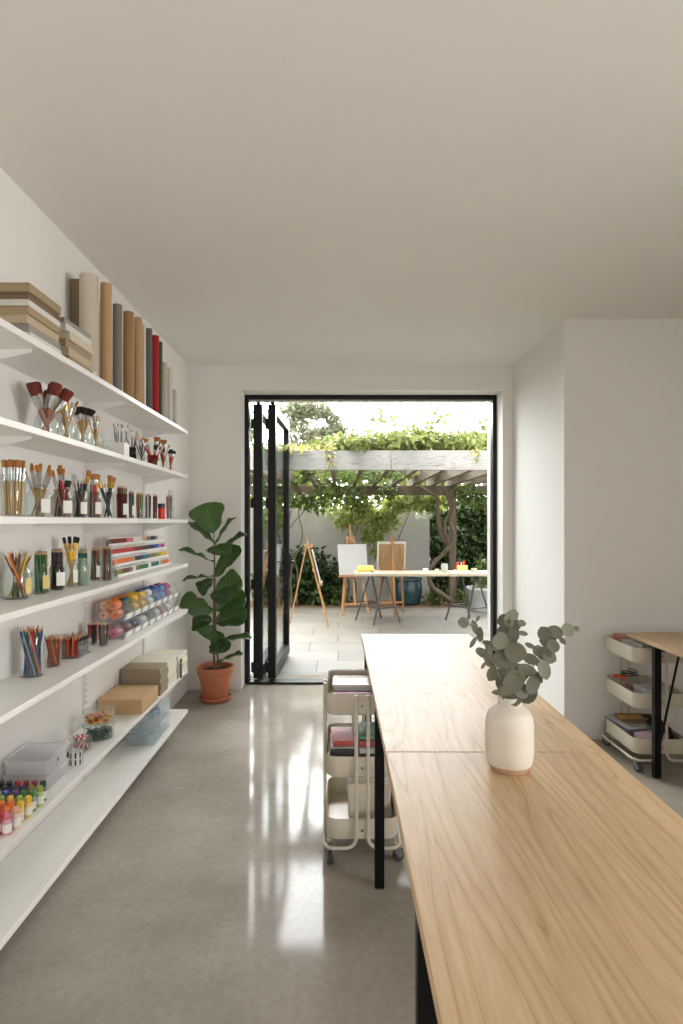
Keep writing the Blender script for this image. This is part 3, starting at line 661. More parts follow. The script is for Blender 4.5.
# ------------------------------------------------------------------ sixth shelf
z = SZ[5]
def paint_pot(c):
    key = ('pot', c)
    if key in _bot: return _bot[key]
    t = thing('craft_paint_bottle', c, 'paint bottle'); r, h = .0138, .058
    obj('bottle', MB().lathe([(0,0),(r*.9,0),(r,.004),(r,h*.8),(r*.7,h*.95),(r*.5,h)], 14), mat(c+' paint seen through plastic', tuple(int(v*.55+235*.45) for v in COLS[c]), .3), t)
    obj('label', label_mesh(r, .012, .04, -2.2, .4), M_label, t)
    obj('cap', MB().lathe([(r*.74,h-.002),(r*.86,h),(r*.82,h+.017),(r*.7,h+.019),(0,h+.019)], 14), cmat(c, .35), t)
    _bot[key] = t; return t
grid = [['black', 'black', 'red', 'dark red', 'dark red', 'black'], ['navy', 'black', 'navy', 'navy', 'olive', 'lime'], ['orange', 'white', 'blue', 'purple', 'green', 'green'],
        ['red', 'purple', 'lime', 'yellow', 'lime', 'yellow'], ['magenta', 'red', 'orange', 'orange', 'orange', 'yellow'], ['maroon', 'magenta', 'red', 'red', 'orange', 'peach'], ['navy', 'maroon', 'magenta', 'red', 'red', 'pink']]
RW = ['first row from the lidded boxes', 'second row from the lidded boxes', 'third row from the boxes', 'fourth row from the boxes', 'fifth row from the boxes', 'second row from the near end', 'nearest row']
for i, row in enumerate(grid):
    for j, c in enumerate(row):
        X = -1.335+j*.0335+(.008 if i % 2 else 0); Y = 2.375-i*.043
        inst(paint_pot(c), (X, Y, z), (0, 0, R.uniform(-.3,.3)), '%s-capped craft paint bottle, sixth shelf, %s' % (c, RW[i]), 'craft paint bottles in rows on the sixth shelf')
def lidbox(x0, x1, y0, y1, z, h, label, inner, name='lidded_box', group=None, m=None):
    cx, cy = (x0+x1)/2, (y0+y1)/2; a, b = (x1-x0)/2, (y1-y0)/2
    t = thing(name, label, 'storage box', (cx, cy, z), 0, group); m = m or M_frost
    def rr(a, b, r=.014, n=4):
        o = []
        for sx, sy, st in ((1,1,0), (-1,1,1), (-1,-1,2), (1,-1,3)):
            for k in range(n+1):
                th = (st+k/n)*math.pi/2; o.append((sx*(a-r)+r*math.cos(th), sy*(b-r)+r*math.sin(th)))
        return o
    ring = lambda q, zz: [(px, py, zz) for px, py in rr(a-q, b-q)]
    obj('body', MB().loft([ring(.008,0), ring(.004,h-.012), ring(.006,h-.012), ring(.010,.002)], True, True), m, t)
    obj('lid', MB().loft([ring(.0,h-.014), ring(.0,h-.003), ring(.004,h), ring(.012,h), ring(.014,h-.003)], False, True), m, t)
    if inner:
        c, lab, fill = inner; u = MB(); q = random.Random(int(1000*abs(x0*y0)))
        for k in range(fill):
            px, py = q.uniform(-a+.03, a-.03), q.uniform(-b+.04, b-.04); th = q.random()*3; l_ = .028
            zz = .012+(h-.042)*k/max(1, fill-1)
            u.tube([(px-l_*math.cos(th)*min(1, (a-.02)/l_*.4), py-l_*math.sin(th), zz), (px+l_*math.cos(th)*min(1, (a-.02)/l_*.4), py+l_*math.sin(th), zz)], .0085, 8)
        o = obj('box_contents', u, mat(lab, c, .5)); o.location = (cx, cy, z); tag(o, 'loose %s inside the %s' % (lab, label[:60]), 'craft supplies', None, 'stuff')
    return t
lidbox(-1.378, -1.185, 2.455, 2.655, z, .063, 'lower of two frosted lidded boxes behind paint bottles', ((196,196,202), 'pale pieces', 10), group='frosted boxes on the sixth shelf')
lidbox(-1.378, -1.185, 2.455, 2.655, z+.0635, .066, 'upper frosted lidded box with purple-grey contents behind bottles', ((104,98,124), 'purple-grey tubes', 34), group='frosted boxes on the sixth shelf')
# tape rolls, clips, straws tub, round canisters
for i, (dz, lab) in enumerate(((0, 'lower'), (.032, 'upper'))):
    t = thing('tape_roll', '%s of two black and white patterned tape rolls' % lab, 'tape roll', (-1.195, 2.735, z+dz), 0, 'patterned tape rolls')
    r = .030
    obj('tape', MB().lathe([(r*.6,0),(r,0),(r,.031),(r*.6,.031),(r*.6,0)], 24), mat('white tape', (222,220,216), .5), t)
    m = MB()
    for k in range(9): m.M = Matrix.Rotation(k*2*math.pi/9, 4, 'Z'); m.loft([[(q*math.cos(w_), q*math.sin(w_), zz) for q, w_ in ((r*.62, -.1), (r*1.0, .06), (r*1.0, .3), (r*.62, .14))] for zz in (.0312, .0317)]); m.loft([[(r*math.cos(w_)*q, r*math.sin(w_)*q, zz) for q in (1.003, 1.02) for w_ in ((.06, .3) if q < 1.01 else (.3, .06))] for zz in (.003, .028)])
    obj('pattern', m, cmat('black'), t)
for i, (X, Y) in enumerate(((-1.345, 2.80), (-1.30, 2.78), (-1.325, 2.85), (-1.352, 2.72), (-1.28, 2.83))):
    t = thing('binder_clip', 'black binder clip lying behind the tape rolls, %s' % ['nearest the straws tub and wall', 'nearest the tape rolls', 'beside the straws tub', 'touching the frosted boxes', 'in front of the others'][i], 'clip', (X, Y, z), i*1.1, 'binder clips on the sixth shelf')
    obj('body', MB().loft([[(px, yy, pz) for px, pz in ((-.014,0), (.014,0), (.003,.02), (-.003,.02))] for yy in (-.018, .018)]), cmat('black'), t)
    for s in (-1, 1): obj('handle', MB().tube([(s*.004,-.009,.018), (s*.014,-.006,.033), (s*.016,0,.037), (s*.014,.006,.033), (s*.004,.009,.018)], .0013, 6), M_steel, t)
def round_tub(X, Y, zz, r, h, label, group, m=None):
    t = thing('round_tub', label, 'tub', (X, Y, zz), 0, group)
    obj('body', MB().lathe([(0,0),(r*.9,0),(r*.94,.004),(r,h-.002),(r-.001,h),(r-.004,h-.002),(r*.9-.003,.008),(0,.006)], 28), m or M_glass, t, ang=50)
    obj('rim', MB().lathe([(r,h-.006),(r+.003,h-.006),(r+.003,h),(r,h),(r,h-.006)], 28), M_clear, t); return t
round_tub(-1.245, 2.905, z, .052, .06, 'small round tub of red striped sticks', 'round tubs on the sixth shelf')
for k in range(14):
    a = k/14*math.pi*2; p0 = Vector((-1.245+.036*math.cos(a), 2.905+.036*math.sin(a), z+.012)); p1 = Vector((-1.245+.030*math.cos(a+2.2), 2.905+.030*math.sin(a+2.2), z+.064))
    c = 'red' if k % 2 else 'white'
    o = obj('paper_straw', MB().tube([p0, p1], .0042, 8), cmat(c)); tag(o, '%s paper straw lying in the small round tub' % c, 'straw', 'straws in the small round tub')
for i, (zz, lab, cs_) in enumerate(((z, 'lower round tub of teal and dark beads, under another', ('teal', 'black', 'grey', 'dark green')), (z+.072, 'upper round tub of gold and red bits', ('yellow', 'orange', 'red', 'natural')))):
    round_tub(-1.225, 3.075, zz, .078, .070, lab, 'round tubs on the sixth shelf')
    ms = [cmat(c) for c in cs_]; u = MB(); q = random.Random(i)
    for k in range(150):
        a, rad = q.random()*6.3, .06*math.sqrt(q.random()); u.mi = k % 4; p = Vector((-1.225+rad*math.cos(a), 3.075+rad*math.sin(a), zz+.012+q.random()*.03)); dv = Vector((q.uniform(-1,1), q.uniform(-1,1), q.uniform(-.4,.4))).normalized()*.009
        u.tube([p-dv, p+dv], .0045, 6)
    o = obj('beads', u, ms); tag(o, 'loose %s beads filling the %s' % ('teal and dark' if i == 0 else 'gold and red', 'lower round tub' if i == 0 else 'upper round tub'), 'beads', None, 'stuff')
# paper stacks
M_kraft = mat('kraft board', (196,162,122), .8, var=.04); M_kraft2 = mat('grey board', (158,142,120), .8, var=.04); M_sheet = mat('cream paper', (226,220,206), .8, var=.02)
def ream(x0, x1, y0, y1, za, h, m, label, group, name='paper_ream', skew=0, cat='paper stack'):
    cx, cy = (x0+x1)/2, (y0+y1)/2; n = max(3, int(h/.008)); q = random.Random(int(label.__len__()+za*1000))
    u = MB()
    for k in range(n):
        j, i2 = q.uniform(-.0015,.0015), q.uniform(-.0015,.0015); a, b = (x1-x0)/2-.0015, (y1-y0)/2-.0015
        u.box(-a+j, a+j, -b+i2, b+i2, h*k/n+.0002, h*(k+1)/n)
    o = obj(name, u, m, smooth=False); o.location = (cx, cy, za); o.rotation_euler = (0,0,skew); return tag(o, label, cat, group)
ream(-1.378, -1.122, 3.435, 3.745, z, .086, M_kraft, 'thick stack of kraft brown boards on the sixth shelf', None, 'kraft_board_stack')
zz = z
for i, (h, dx) in enumerate(((.036, .0), (.033, .004), (.036, -.002), (.034, .003), (.03, -.004))):
    ream(-1.38, -1.125+dx, 3.80+abs(dx), 3.975, zz, h, M_kraft2, 'grey-brown sketch pad, %s of its stack behind the kraft boards' % ['lowest', 'second from bottom', 'middle', 'second from top', 'topmost'][i], 'grey-brown pads stacked on the sixth shelf', 'sketch_pad', 0, 'sketch pad'); zz += h+.0003
zz = z
for i, h in enumerate((.045, .04, .046, .04)):
    ream(-1.384, -1.128-.004*(i % 2), 3.98, 4.205, zz, h, M_sheet, 'cream paper pad, %s of the taller cream stack' % ['lowest', 'second from bottom', 'second from top', 'topmost'][i], 'cream pads in the taller stack', 'paper_pad', 0, 'paper pad'); zz += h+.0003
zz = z
for i, h in enumerate((.038, .036, .04, .034)):
    ream(-1.384, -1.122-.004*(i % 2), 4.225, 4.475, zz, h, M_sheet, 'cream paper pad, %s of the cream stack at shelf end' % ['lowest', 'second from bottom', 'second from top', 'topmost'][i], 'cream pads at the shelf end', 'paper_pad', 0, 'paper pad'); zz += h+.0003
t = thing('bulldog_clip', 'dark bronze clip hanging on the cream paper stack', 'clip', (-1.117, 4.245, z))
mbz = mat('bronze', (104,90,66), .4, .5)
obj('jaw', MB().box(0, .012, -.014, .014, .03, .10), mbz, t, .003); obj('ring', MB().tube([(.006+.0*k, .016*math.cos(k/12*6.283), .118+.018*math.sin(k/12*6.283)) for k in range(12)], .004, 8, True), mbz, t); obj('foot', MB().box(0, .012, -.01, .01, 0.0, .03), mbz, t, .003)
# bottom shelf: two clear boxes
z = SZ[6]
lidbox(-1.33, -1.148, 3.745, 4.14, z, .092, 'lower clear lidded box with teal-grey contents on bottom shelf', ((176,202,206), 'pale teal rolls', 34), group='clear boxes on the bottom shelf', m=M_milky)
lidbox(-1.33, -1.148, 3.745, 4.14, z+.0925, .094, 'upper clear lidded box with slate contents on bottom shelf', ((164,178,194), 'slate rolls', 34), group='clear boxes on the bottom shelf', m=M_milky)

# ------------------------------------------------------------------ tables
TH = .83
def table(x0, x1, y0, y1, legs, label, brace=False):
    cx, cy = (x0+x1)/2, (y0+y1)/2; a, b = (x1-x0)/2, (y1-y0)/2
    t = thing('work_table', label, 'table', (cx, cy, 0), 0, 'ash work tables on black legs')
    tp = obj('table_top', MB().box(-a, a, -b, b, TH-.028, TH), M_oak, t, .002)
    obj('edge', MB().box(-a-.0006, a+.0006, -b-.0006, b+.0006, TH-.025, TH-.004), M_oakedge, t)
    for ly in legs:
        y = ly-cy; s = .02
        obj('rail', MB().box(-a+.05, a-.05, y-.015, y+.015, TH-.06, TH-.029), M_leg, t, .001)
        for sx in (-1, 1):
            xx = sx*(a-.026)
            l = obj('leg', MB().box(xx-s, xx+s, y-s, y+s, .006, TH-.0285), M_leg, t, .002)
            obj('foot', MB().box(xx-s+.002, xx+s-.002, y-s+.002, y+s-.002, 0, .006), M_rubber, l)
        if brace:
            dy = -.24 if y > 0 else .24
            for sx in (-1, 1): obj('brace', MB().tube([(sx*(a-.026), y+math.copysign(.015, dy), .15), (sx*(a-.026), y+dy, TH-.03)], .007, 8), M_leg, t)
    return t
table(.151, .85, 1.907, 3.91, (2.564, 3.55), 'ash work table at the door end, behind the vase')
table(.151, .85, -.1, 1.903, (1.2, .2), 'ash work table nearest, carrying the white vase')
table(1.917, 2.617, 1.98, 3.98, (3.66, 2.3), 'ash work table over the cream trolley by the grey wall', True)

# ------------------------------------------------------------------ trolleys
def rrect(a, b, r, n=5):
    o = []
    for sx, sy, st in ((1,1,0), (-1,1,1), (-1,-1,2), (1,-1,3)):
        for k in range(n+1):
            th = (st+k/n)*math.pi/2; o.append((sx*(a-r)+r*math.cos(th), sy*(b-r)+r*math.sin(th)))
    return o
TRAYS = ((.676, .771), (.392, .487), (.108, .203))
def make_trolley(side=True):
    t = thing('utility_trolley', 'cream three-tier utility trolley on casters', 'trolley'); A, B = .165, .232
    for z0_, z1_ in TRAYS:
        q = lambda d, zz, r=.055: [(px, py, zz) for px, py in rrect(A-d, B-d, r-d)]
        tr = obj('tray', MB().loft([q(.004,z0_), q(0,z0_+.006), q(0,z1_-.002), q(.001,z1_), q(.003,z1_-.002), q(.003,z0_+.01), q(.008,z0_+.004)]), M_cream, t)
        for sy in (-1, 1):
            obj('plate', MB().box(-.027, .027, min(sy*B, sy*(B+.008)), max(sy*B, sy*(B+.008)), z0_+.01, z1_-.004), M_cream, tr, .002)
            s = MB(); s.tube([(0, sy*(B+.007), z0_+.045), (0, sy*(B+.011), z0_+.045)], .0065, 10); obj('bolt', s, M_zinc, tr)
        for sx in ((-1, 1) if side else ()):
            s = MB(); s.tube([(sx*(A-.001), 0, z0_+.045), (sx*(A+.014), 0, z0_+.045)], .0065, 10); obj('bolt', s, M_zinc, tr)
    a, b, zt, zb, r = .174, .243, .771, .074, .05
    for sx in (-1, 1):
        for sy in (-1, 1):
            p = [(sx*.027, sy*b, zt), (sx*.027, sy*b, zb+.05)]
            for k in range(1, 6): th = k/5*math.pi/2; p.append((sx*(.027+.05*(1-math.cos(th))), sy*b, zb+.05-.05*math.sin(th)))
            for k in range(7): th = k/6*math.pi/2; p.append((sx*(a-r+r*math.sin(th)), sy*(b-r+r*math.cos(th)), zb))
            for k in range(6): th = k/5*math.pi/2; p.append((sx*a, sy*(.027+.05*(1-math.sin(th))), zb+.05*(1-math.cos(th))))
            p += [(sx*a, sy*.027, zt)]
            if side: obj('frame_tube', MB().tube(p, .0085, 10), M_cream, t)
            elif sy > 0:
                h_ = [v for v in p if v[2] < zb+.049 and abs(v[1]) > b-r-.001 or v[1] == sy*b]
                obj('frame_tube', MB().tube(h_+[(v[0], -v[1], v[2]) for v in reversed(h_)], .0085, 10), M_cream, t)
            c = (sx*(a-.02), sy*(b-.022))
            ca = bpy.data.objects.new('caster', None); COL.objects.link(ca); ca.parent = t; ca.location = (c[0], c[1], 0)
            ca.rotation_euler = (0,0,.9*sx+.3*sy)
            f = MB(); f.tube([(0,0,.064), (0,0,.084)], .008, 10); f.tube([(0,0,.056), (0,0,.066)], .017, 14)
            for s in (-1, 1): f.loft([[(px, s*.0135+w_, pz) for px, pz in ((-.018,.060), (.020,.060), (.034,.028), (.022,.018), (.008,.024))] for w_ in (-.0015, .0015)])
            obj('fork', f, M_zinc, ca)
            w_ = MB(); cc = .018
            w_.loft([[(cc+q*math.cos(k/20*6.2832), yy, .030+q*math.sin(k/20*6.2832)) for k in range(20)] for yy, q in ((-.011,.026), (-.008,.030), (.008,.030), (.011,.026))]); obj('wheel', w_, mat('caster tyre', (64,64,66), .5), ca)
            w_ = MB(); w_.loft([[(cc+.013*math.cos(k/16*6.2832), yy, .030+.013*math.sin(k/16*6.2832)) for k in range(16)] for yy in (-.0125, .0125)]); obj('hub', w_, M_zinc, ca)
    return t
trol = make_trolley(); trol.location = (.110, 2.975, 0); trol['label'] = 'cream three-tier trolley tucked against the long table'; trol['group'] = 'cream utility trolleys'
tr2 = make_trolley(False); tr2['group'] = 'cream utility trolleys'; tr2.location = (2.02, 3.98, 0); tr2['label'] = 'cream three-tier trolley under the table by the grey wall'
def pack(x, y, z, sx, sy, h, col, label, rz=0, name='packet', cat='packet', group=None, wrap=True, lid=None):
    """flat packet: a coloured card block in a clear sleeve"""
    t = thing(name, label, cat, (x, y, z), rz, group); a, b = sx/2, sy/2
    obj('card', MB().box(-a+.004, a-.004, -b+.004, b-.004, .003, h-.004), mat(col[0], col[1], .5, var=.25, scale=60), t, .002)
    if wrap: obj('sleeve', MB().box(-a, a, -b, b, 0, h), M_clear, t, .003)
    if lid: obj('lid', MB().box(-a, a, -b, b, h+.0002, h+.012), lid, t, .004)
    return t
x, y = .110, 2.975
z1 = .676+.0045; z2 = .392+.0045; z3 = .108+.0045
# top tray of the near trolley
t = thing('clear_tray_insert', 'clear plastic tray lining the top of the near trolley', 'tray', (x, y+.0, z1)); q = lambda d, zz: [(px, py, zz) for px, py in rrect(.155-d, .22-d, .05-d)]
obj('body', MB().loft([q(.012,0), q(0,.088), q(-.006,.096), q(-.006,.099), q(.002,.097), q(.014,.003)]), M_clear, t)
for i, (dy, c, lab) in enumerate(((.165, ('rust card', (168,92,66)), 'rust card folder, furthest in the trolley top tray'), (.125, ('grey card', (190,186,182)), 'grey card folder behind the red one in the top tray'), (.085, ('red card', (170,52,56)), 'red card folder in the trolley top tray'),
        (-.125, ('purple card', (96,62,104)), 'purple card folder, in front of the silver box'), (-.16, ('crimson card', (168,40,62)), 'crimson card folder nearest in the top tray'))):
    tt = pack(x+(i % 2)*.006-.003, y+dy, z1+.006, .27, .03, .072+.004*(i % 3), c, lab, 0, 'card_folder', 'folder', None, False)
lidbox(x-.138, x+.138, y-.1, y+.06, z1+.006, .094, 'silver-white lidded pencil box in the near trolley top tray', None, 'pencil_box', m=mat('pearl plastic', (222,222,220), .18))
# middle tray
K = {'red': ('red tools', (190,52,44)), 'black': ('black tools', (44,42,46)), 'slate': ('slate tools', (124,130,136)), 'green-grey': ('green grey tools', (130,142,126)), 'pale': ('pale packets', (206,206,204)), 'crimson': ('crimson tools', (172,44,56)), 'teal': ('teal green tools', (70,150,124))}
POS = ['lowest', 'second from bottom', 'middle', 'second from top', 'topmost']
for i, (c, h, sx_) in enumerate((('green-grey', .034, .13), ('slate', .03, .128), ('black', .034, .122), ('pale', .012, .124), ('red', .03, .108))):
    zz = z2+sum((.034, .03, .034, .012, .03)[:i])+.001*i
    pack(x-.088, y-.075, zz, sx_, .2, h, K[c], 'clear case of %s tools, %s on the left of the middle tray' % (c, POS[i]), .03*(i-2), 'clear_case', 'case', 'clear cases on the left of the middle tray')
for i, (c, h) in enumerate((('slate', .04), ('black', .034), ('pale', .03), ('crimson', .034), ('teal', .02))):
    zz = z2+sum((.04, .034, .03, .034, .02)[:i])+.001*i
    pack(x+.065, y-.06, zz, .155, .22, h, K[c], 'clear case of %s tools, %s right of centre, middle tray' % (c, POS[i]), -.02*(i-2), 'clear_case', 'case', 'clear cases right of centre in the middle tray')
# lower tray: lidded cream box
t = thing('keepsake_box', 'ivory lidded box standing in the lowest tray of the near trolley', 'box', (x+.045, y+.06, z3), -.03)
obj('body', MB().loft([[(px, py, zz) for px, py in rrect(a-.0, b, .012)] for a, b, zz in ((.098,.13,0), (.105,.14,.15))]), mat('ivory box', (214,206,192), .5), t)
obj('lid', MB().loft([[(px, py, zz) for px, py in rrect(a, b, .014)] for a, b, zz in ((.109,.144,.152), (.109,.144,.176), (.104,.139,.182))]), mat('ivory lid', (216,204,184), .45), t)
# right trolley contents
x, y = 2.02, 3.98
pack(x-.03, y-.06, z1, .17, .2, .105, ('grey mixed papers', (170,162,156)), 'clear bag of grey papers on the wall trolley top tray', .2, 'clear_bag', 'bag')
pack(x-.06, y+.12, z1, .14, .12, .112, ('orange mixed papers', (190,110,80)), 'clear packet with orange paper on wall trolley top tray', -.3, 'clear_bag', 'bag')
t = thing('scissors', 'orange-handled scissors lying on the wall trolley middle tray', 'scissors', (x-.075, y+.10, z2+.112), .6)
mo = mat('orange plastic', (220,84,36), .4)
for s in (-1, 1):
    obj('handle', MB().tube([(-.055+.028*math.cos(k/14*6.283), s*.026+.02*math.sin(k/14*6.283), .008) for k in range(14)], .006, 8, True), mo, t)
    obj('blade', MB().loft([[(-.03, s*.012, zz), (.0, s*.002-.004, zz), (.10, s*.004, zz), (.0, s*.006+.006, zz)] for zz in (.006, .009)]), M_steel, t)
lidbox(x-.155, x-.01, y+.0, y+.19, z2, .108, 'clear box of orange and red pieces, wall trolley middle tray', ((176,88,60), 'orange pieces', 24), m=M_clear)
lidbox(x-.08, x+.09, y-.2, y-.02, z2, .10, 'white-lidded clear box with blue pieces, wall trolley middle tray', ((120,130,160), 'blue pieces', 24), m=M_frost)
t = thing('cable_bundle', 'black cable coiled on the clear box, wall trolley middle tray', 'cable', (x-.01, y+.10, z2+.112))
obj('cable', MB().tube([(.06*math.cos(k*.55)*(1-.01*k)-.03, .05*math.sin(k*.55), .004+.0016*k) for k in range(26)], .004, 8), cmat('black'), t)
pack(x-.06, y+.06, z3, .19, .28, .10, ('violet grey case', (92,88,112)), 'violet-grey case at the back of wall trolley lowest tray', .12, 'storage_case', 'case', None, False, M_frost)
t = thing('pencil_case', 'wooden tray of gold pencils on the violet-grey case', 'tray', (x-.02, y+.08, z3+.114))
obj('tray', MB().box(-.1, .1, -.06, .06, 0, .006).box(-.1, .1, -.06, -.054, .006, .02).box(-.1, .1, .054, .06, .006, .02), mat('dark oak tray', (130,90,52), .5), t, .001)
gp = MB()
for k in range(14): gp.tube([(-.091+k*.014, -.05, .012), (-.091+k*.014, .05, .012)], .005, 6)
obj('pencil_row', gp, mat('gold pencil', (196,150,70), .4), t)
pack(x-.02, y-.15, z3, .17, .12, .10, ('pink fabric', (206,176,190)), 'pink packet at the front of wall trolley lowest tray', .3, 'clear_bag', 'bag')
t = thing('tool_roll', 'black crumpled cloth roll with orange tag, wall trolley', 'tool roll', (x+.085, y+.02, z3))
m = MB(); q = random.Random(4)
m.loft([[(px*s*(1+q.uniform(-.08,.08)), py*s*(1+q.uniform(-.08,.08)), zz+q.uniform(-.004,.004)) for px, py in rrect(.062, .15, .04)] for s, zz in ((.9,.004), (1,.03), (1,.07), (.92,.11), (.6,.135))]); obj('cloth', m, mat('black cloth', (30,29,32), .9), t)
obj('tag', MB().box(.02, .05, -.10, -.06, .128, .14), mo, t)

# ------------------------------------------------------------------ vase and eucalyptus
VX, VY = .507, 1.775
t = thing('vase', 'matte white stoneware vase with bare clay foot on the near table', 'vase', (VX, VY, TH))
obj('body', MB().lathe([(.052,.0202),(.0632,.0205),(.0675,.034),(.0695,.055),(.0700,.09),(.0695,.135),(.067,.154),(.060,.170),(.048,.182),(.0385,.188),(.0345,.193),(.0345,.214),(.0335,.2155),(.0305,.2145),(.0300,.19),(.04,.174),(.056,.15),(.060,.07),(.05,.03)], 40), mat('matte white glaze', (222,214,202), .55, var=.02, scale=12), t)
obj('foot', MB().lathe([(0,0),(.050,0),(.0535,.003),(.0632,.0203),(.05,.0200),(0,.0200)], 40), mat('bare clay', (198,166,138), .8, var=.05, scale=60), t)
M_euc = leafmat('eucalyptus leaf', [(96,98,84), (116,118,102), (132,133,116), (104,107,91)], .6, .3)
M_stem = mat('eucalyptus stem', (112,104,80), .7)
def CPt(px, py, d): return W(440+px/4.27, 590+py/4.27, d)
def round_leaf(m, c, r, nrm, asp=1.0, rnd=R, tip=None):
    """cupped round leaf, a disc fan with a slightly pointed end"""
    nrm = nrm.normalized(); u = nrm.orthogonal().normalized(); u.rotate(Quaternion(nrm, rnd.random()*6.28)) if tip is None else None
    if tip is not None: u = (tip - nrm*tip.dot(nrm)).normalized()
    v = nrm.cross(u); n = 12; cup = .16*r; fold = rnd.uniform(-.3, .3)
    i = m.av([c]+[c+(u*math.cos(2*math.pi*k/n)*(1.12 if k == 0 else 1.0)+v*math.sin(2*math.pi*k/n)*asp)*r+nrm*(cup*(1+fold*math.cos(4*math.pi*k/n))) for k in range(n)])
    for k in range(n): m.af((i, i+1+k, i+1+(k+1) % n))
SPRIGS = [
 ('tall upright eucalyptus sprig at the centre of the vase', [(300,480),(296,330),(300,110)], .00,
  [(300,118,46,1),(276,130,36,1),(348,142,22,.8),(322,150,28,1),(300,192,46,1),(255,215,44,1),(285,228,52,1),(322,264,52,1),(352,185,26,.5),(240,240,34,1),(300,246,40,1),(270,170,28,.8)]),
 ('eucalyptus sprig spreading to the left of the vase', [(285,480),(262,360),(170,275)], .02,
  [(182,270,40,.6),(208,245,32,.7),(185,323,22,.4),(213,302,36,1),(255,302,44,1),(300,312,40,1),(222,357,38,.8),(275,366,46,1),(330,335,32,.6)]),
 ('thin eucalyptus twig hanging out furthest left over the table', [(275,470),(205,265),(165,180),(95,128)], -.03,
  [(102,138,28,1),(146,160,36,.5),(172,190,36,.5),(140,224,30,.35),(160,122,16,.6),(196,222,20,.5)]),
 ('eucalyptus sprig leaning to the right of the vase', [(310,480),(380,350),(470,230),(585,165)], .01,
  [(545,170,34,1),(580,165,20,.7),(492,180,38,.9),(446,186,36,1),(462,216,40,1),(522,215,22,.6),(482,240,34,1),(414,257,32,.9),(442,268,38,1),(466,287,34,1),(385,238,26,.5),(386,295,38,.7),(372,340,44,.6),(442,340,46,.8),(410,372,36,.8),(424,312,28,.7)]),
 ('short eucalyptus sprig low over the vase neck', [(300,480),(315,430),(335,360)], -.03,
  [(310,402,46,1),(262,402,38,1),(348,355,42,.9),(390,405,46,1),(370,446,50,1),(316,456,42,1),(270,432,34,.8),(246,436,28,.5),(342,430,42,1),(330,378,42,1),(292,425,34,.9),(282,455,26,.7),(300,372,34,.8)]),
]
for lab, path, dy, lv in SPRIGS:
    d0 = VY; org = Vector((VX, VY, TH+.035))
    t = thing('eucalyptus_sprig', lab, 'eucalyptus', org, 0, 'eucalyptus sprigs in the white vase')
    pts = [Vector((0,0,0))]+[CPt(px, py, VY+dy*k/(len(path)-1)*2) - org for k, (px, py) in enumerate(path)]
    pts[1] = Vector((max(-.02, min(.02, pts[1].x)), dy*.3, .185))
    sm = []
    for k in range(len(pts)-1):
        p0 = pts[max(k-1,0)]; p1 = pts[k]; p2 = pts[k+1]; p3 = pts[min(k+2, len(pts)-1)]
        for s in range(6):
            w_ = s/6; sm.append(.5*((2*p1)+(p2-p0)*w_+(2*p0-5*p1+4*p2-p3)*w_*w_+(3*p1-p0-3*p2+p3)*w_**3))
    sm.append(pts[-1]); n = len(sm)
    st = MB(); st.tube(sm, [.0028*(1-.65*k/n) for k in range(n)], 7)
    fo = MB(); q = random.Random(len(lv)*7)
    for px, py, sz, asp in lv:
        c = CPt(px, py, VY+dy+q.uniform(-.045, .045)) - org
        near = min(sm, key=lambda p: (p-c).length)
        nrm = Vector((q.uniform(-.55,.55), -1, q.uniform(-.2,.7)))
        tip = (c-near); tip = tip if tip.length > .004 else Vector((q.uniform(-1,1),0,1))
        round_leaf(fo, c, sz/4.27/F*VY*.86, nrm, max(.4, asp), q, tip)
        base = c - (tip - nrm.normalized()*tip.dot(nrm.normalized())).normalized()*sz/4.27/F*VY*.8
        if (near-base).length > .003: st.tube([near, (near+base)/2+Vector((0,0,.002)), base], [.0013,.001,.0008], 5)
    obj('stem', st, M_stem, t); obj('foliage', fo, M_euc, t, ang=80)

# ------------------------------------------------------------------ fiddle leaf fig
PD = 5.26; PX = (215.3-CX)/F*PD
t = thing('potted_fiddle_leaf_fig', 'fiddle leaf fig in a terracotta pot by the black door', 'plant', (PX, PD, 0))
pr = [(0,.03),(.112,.03),(.118,.036),(.152,.235),(.160,.236),(.163,.24),(.171,.296),(.170,.302),(.160,.302),(.152,.296),(.147,.24),(.13,.22),(0,.22)]
sq = .95
obj('pot', MB().lathe([(r*sq, z) for r, z in pr], 36), M_terra, t)
obj('saucer', MB().lathe([(0,.004),(.128,.004),(.132,.007),(.142,.036),(.138,.04),(.132,.036),(.122,.018),(0,.018)], 36), M_terra, t)
m = MB(); q = random.Random(2); rings = []
for r_ in (.149, .12, .08, .04): rings.append([(r_*.93*math.cos(k/24*6.2832), r_*.93*math.sin(k/24*6.2832), .262+.014*(1-r_/.15)+q.uniform(-.005,.005)) for k in range(24)])
m.loft(rings, False, True); obj('soil', m, M_soil, t)
M_fig = None
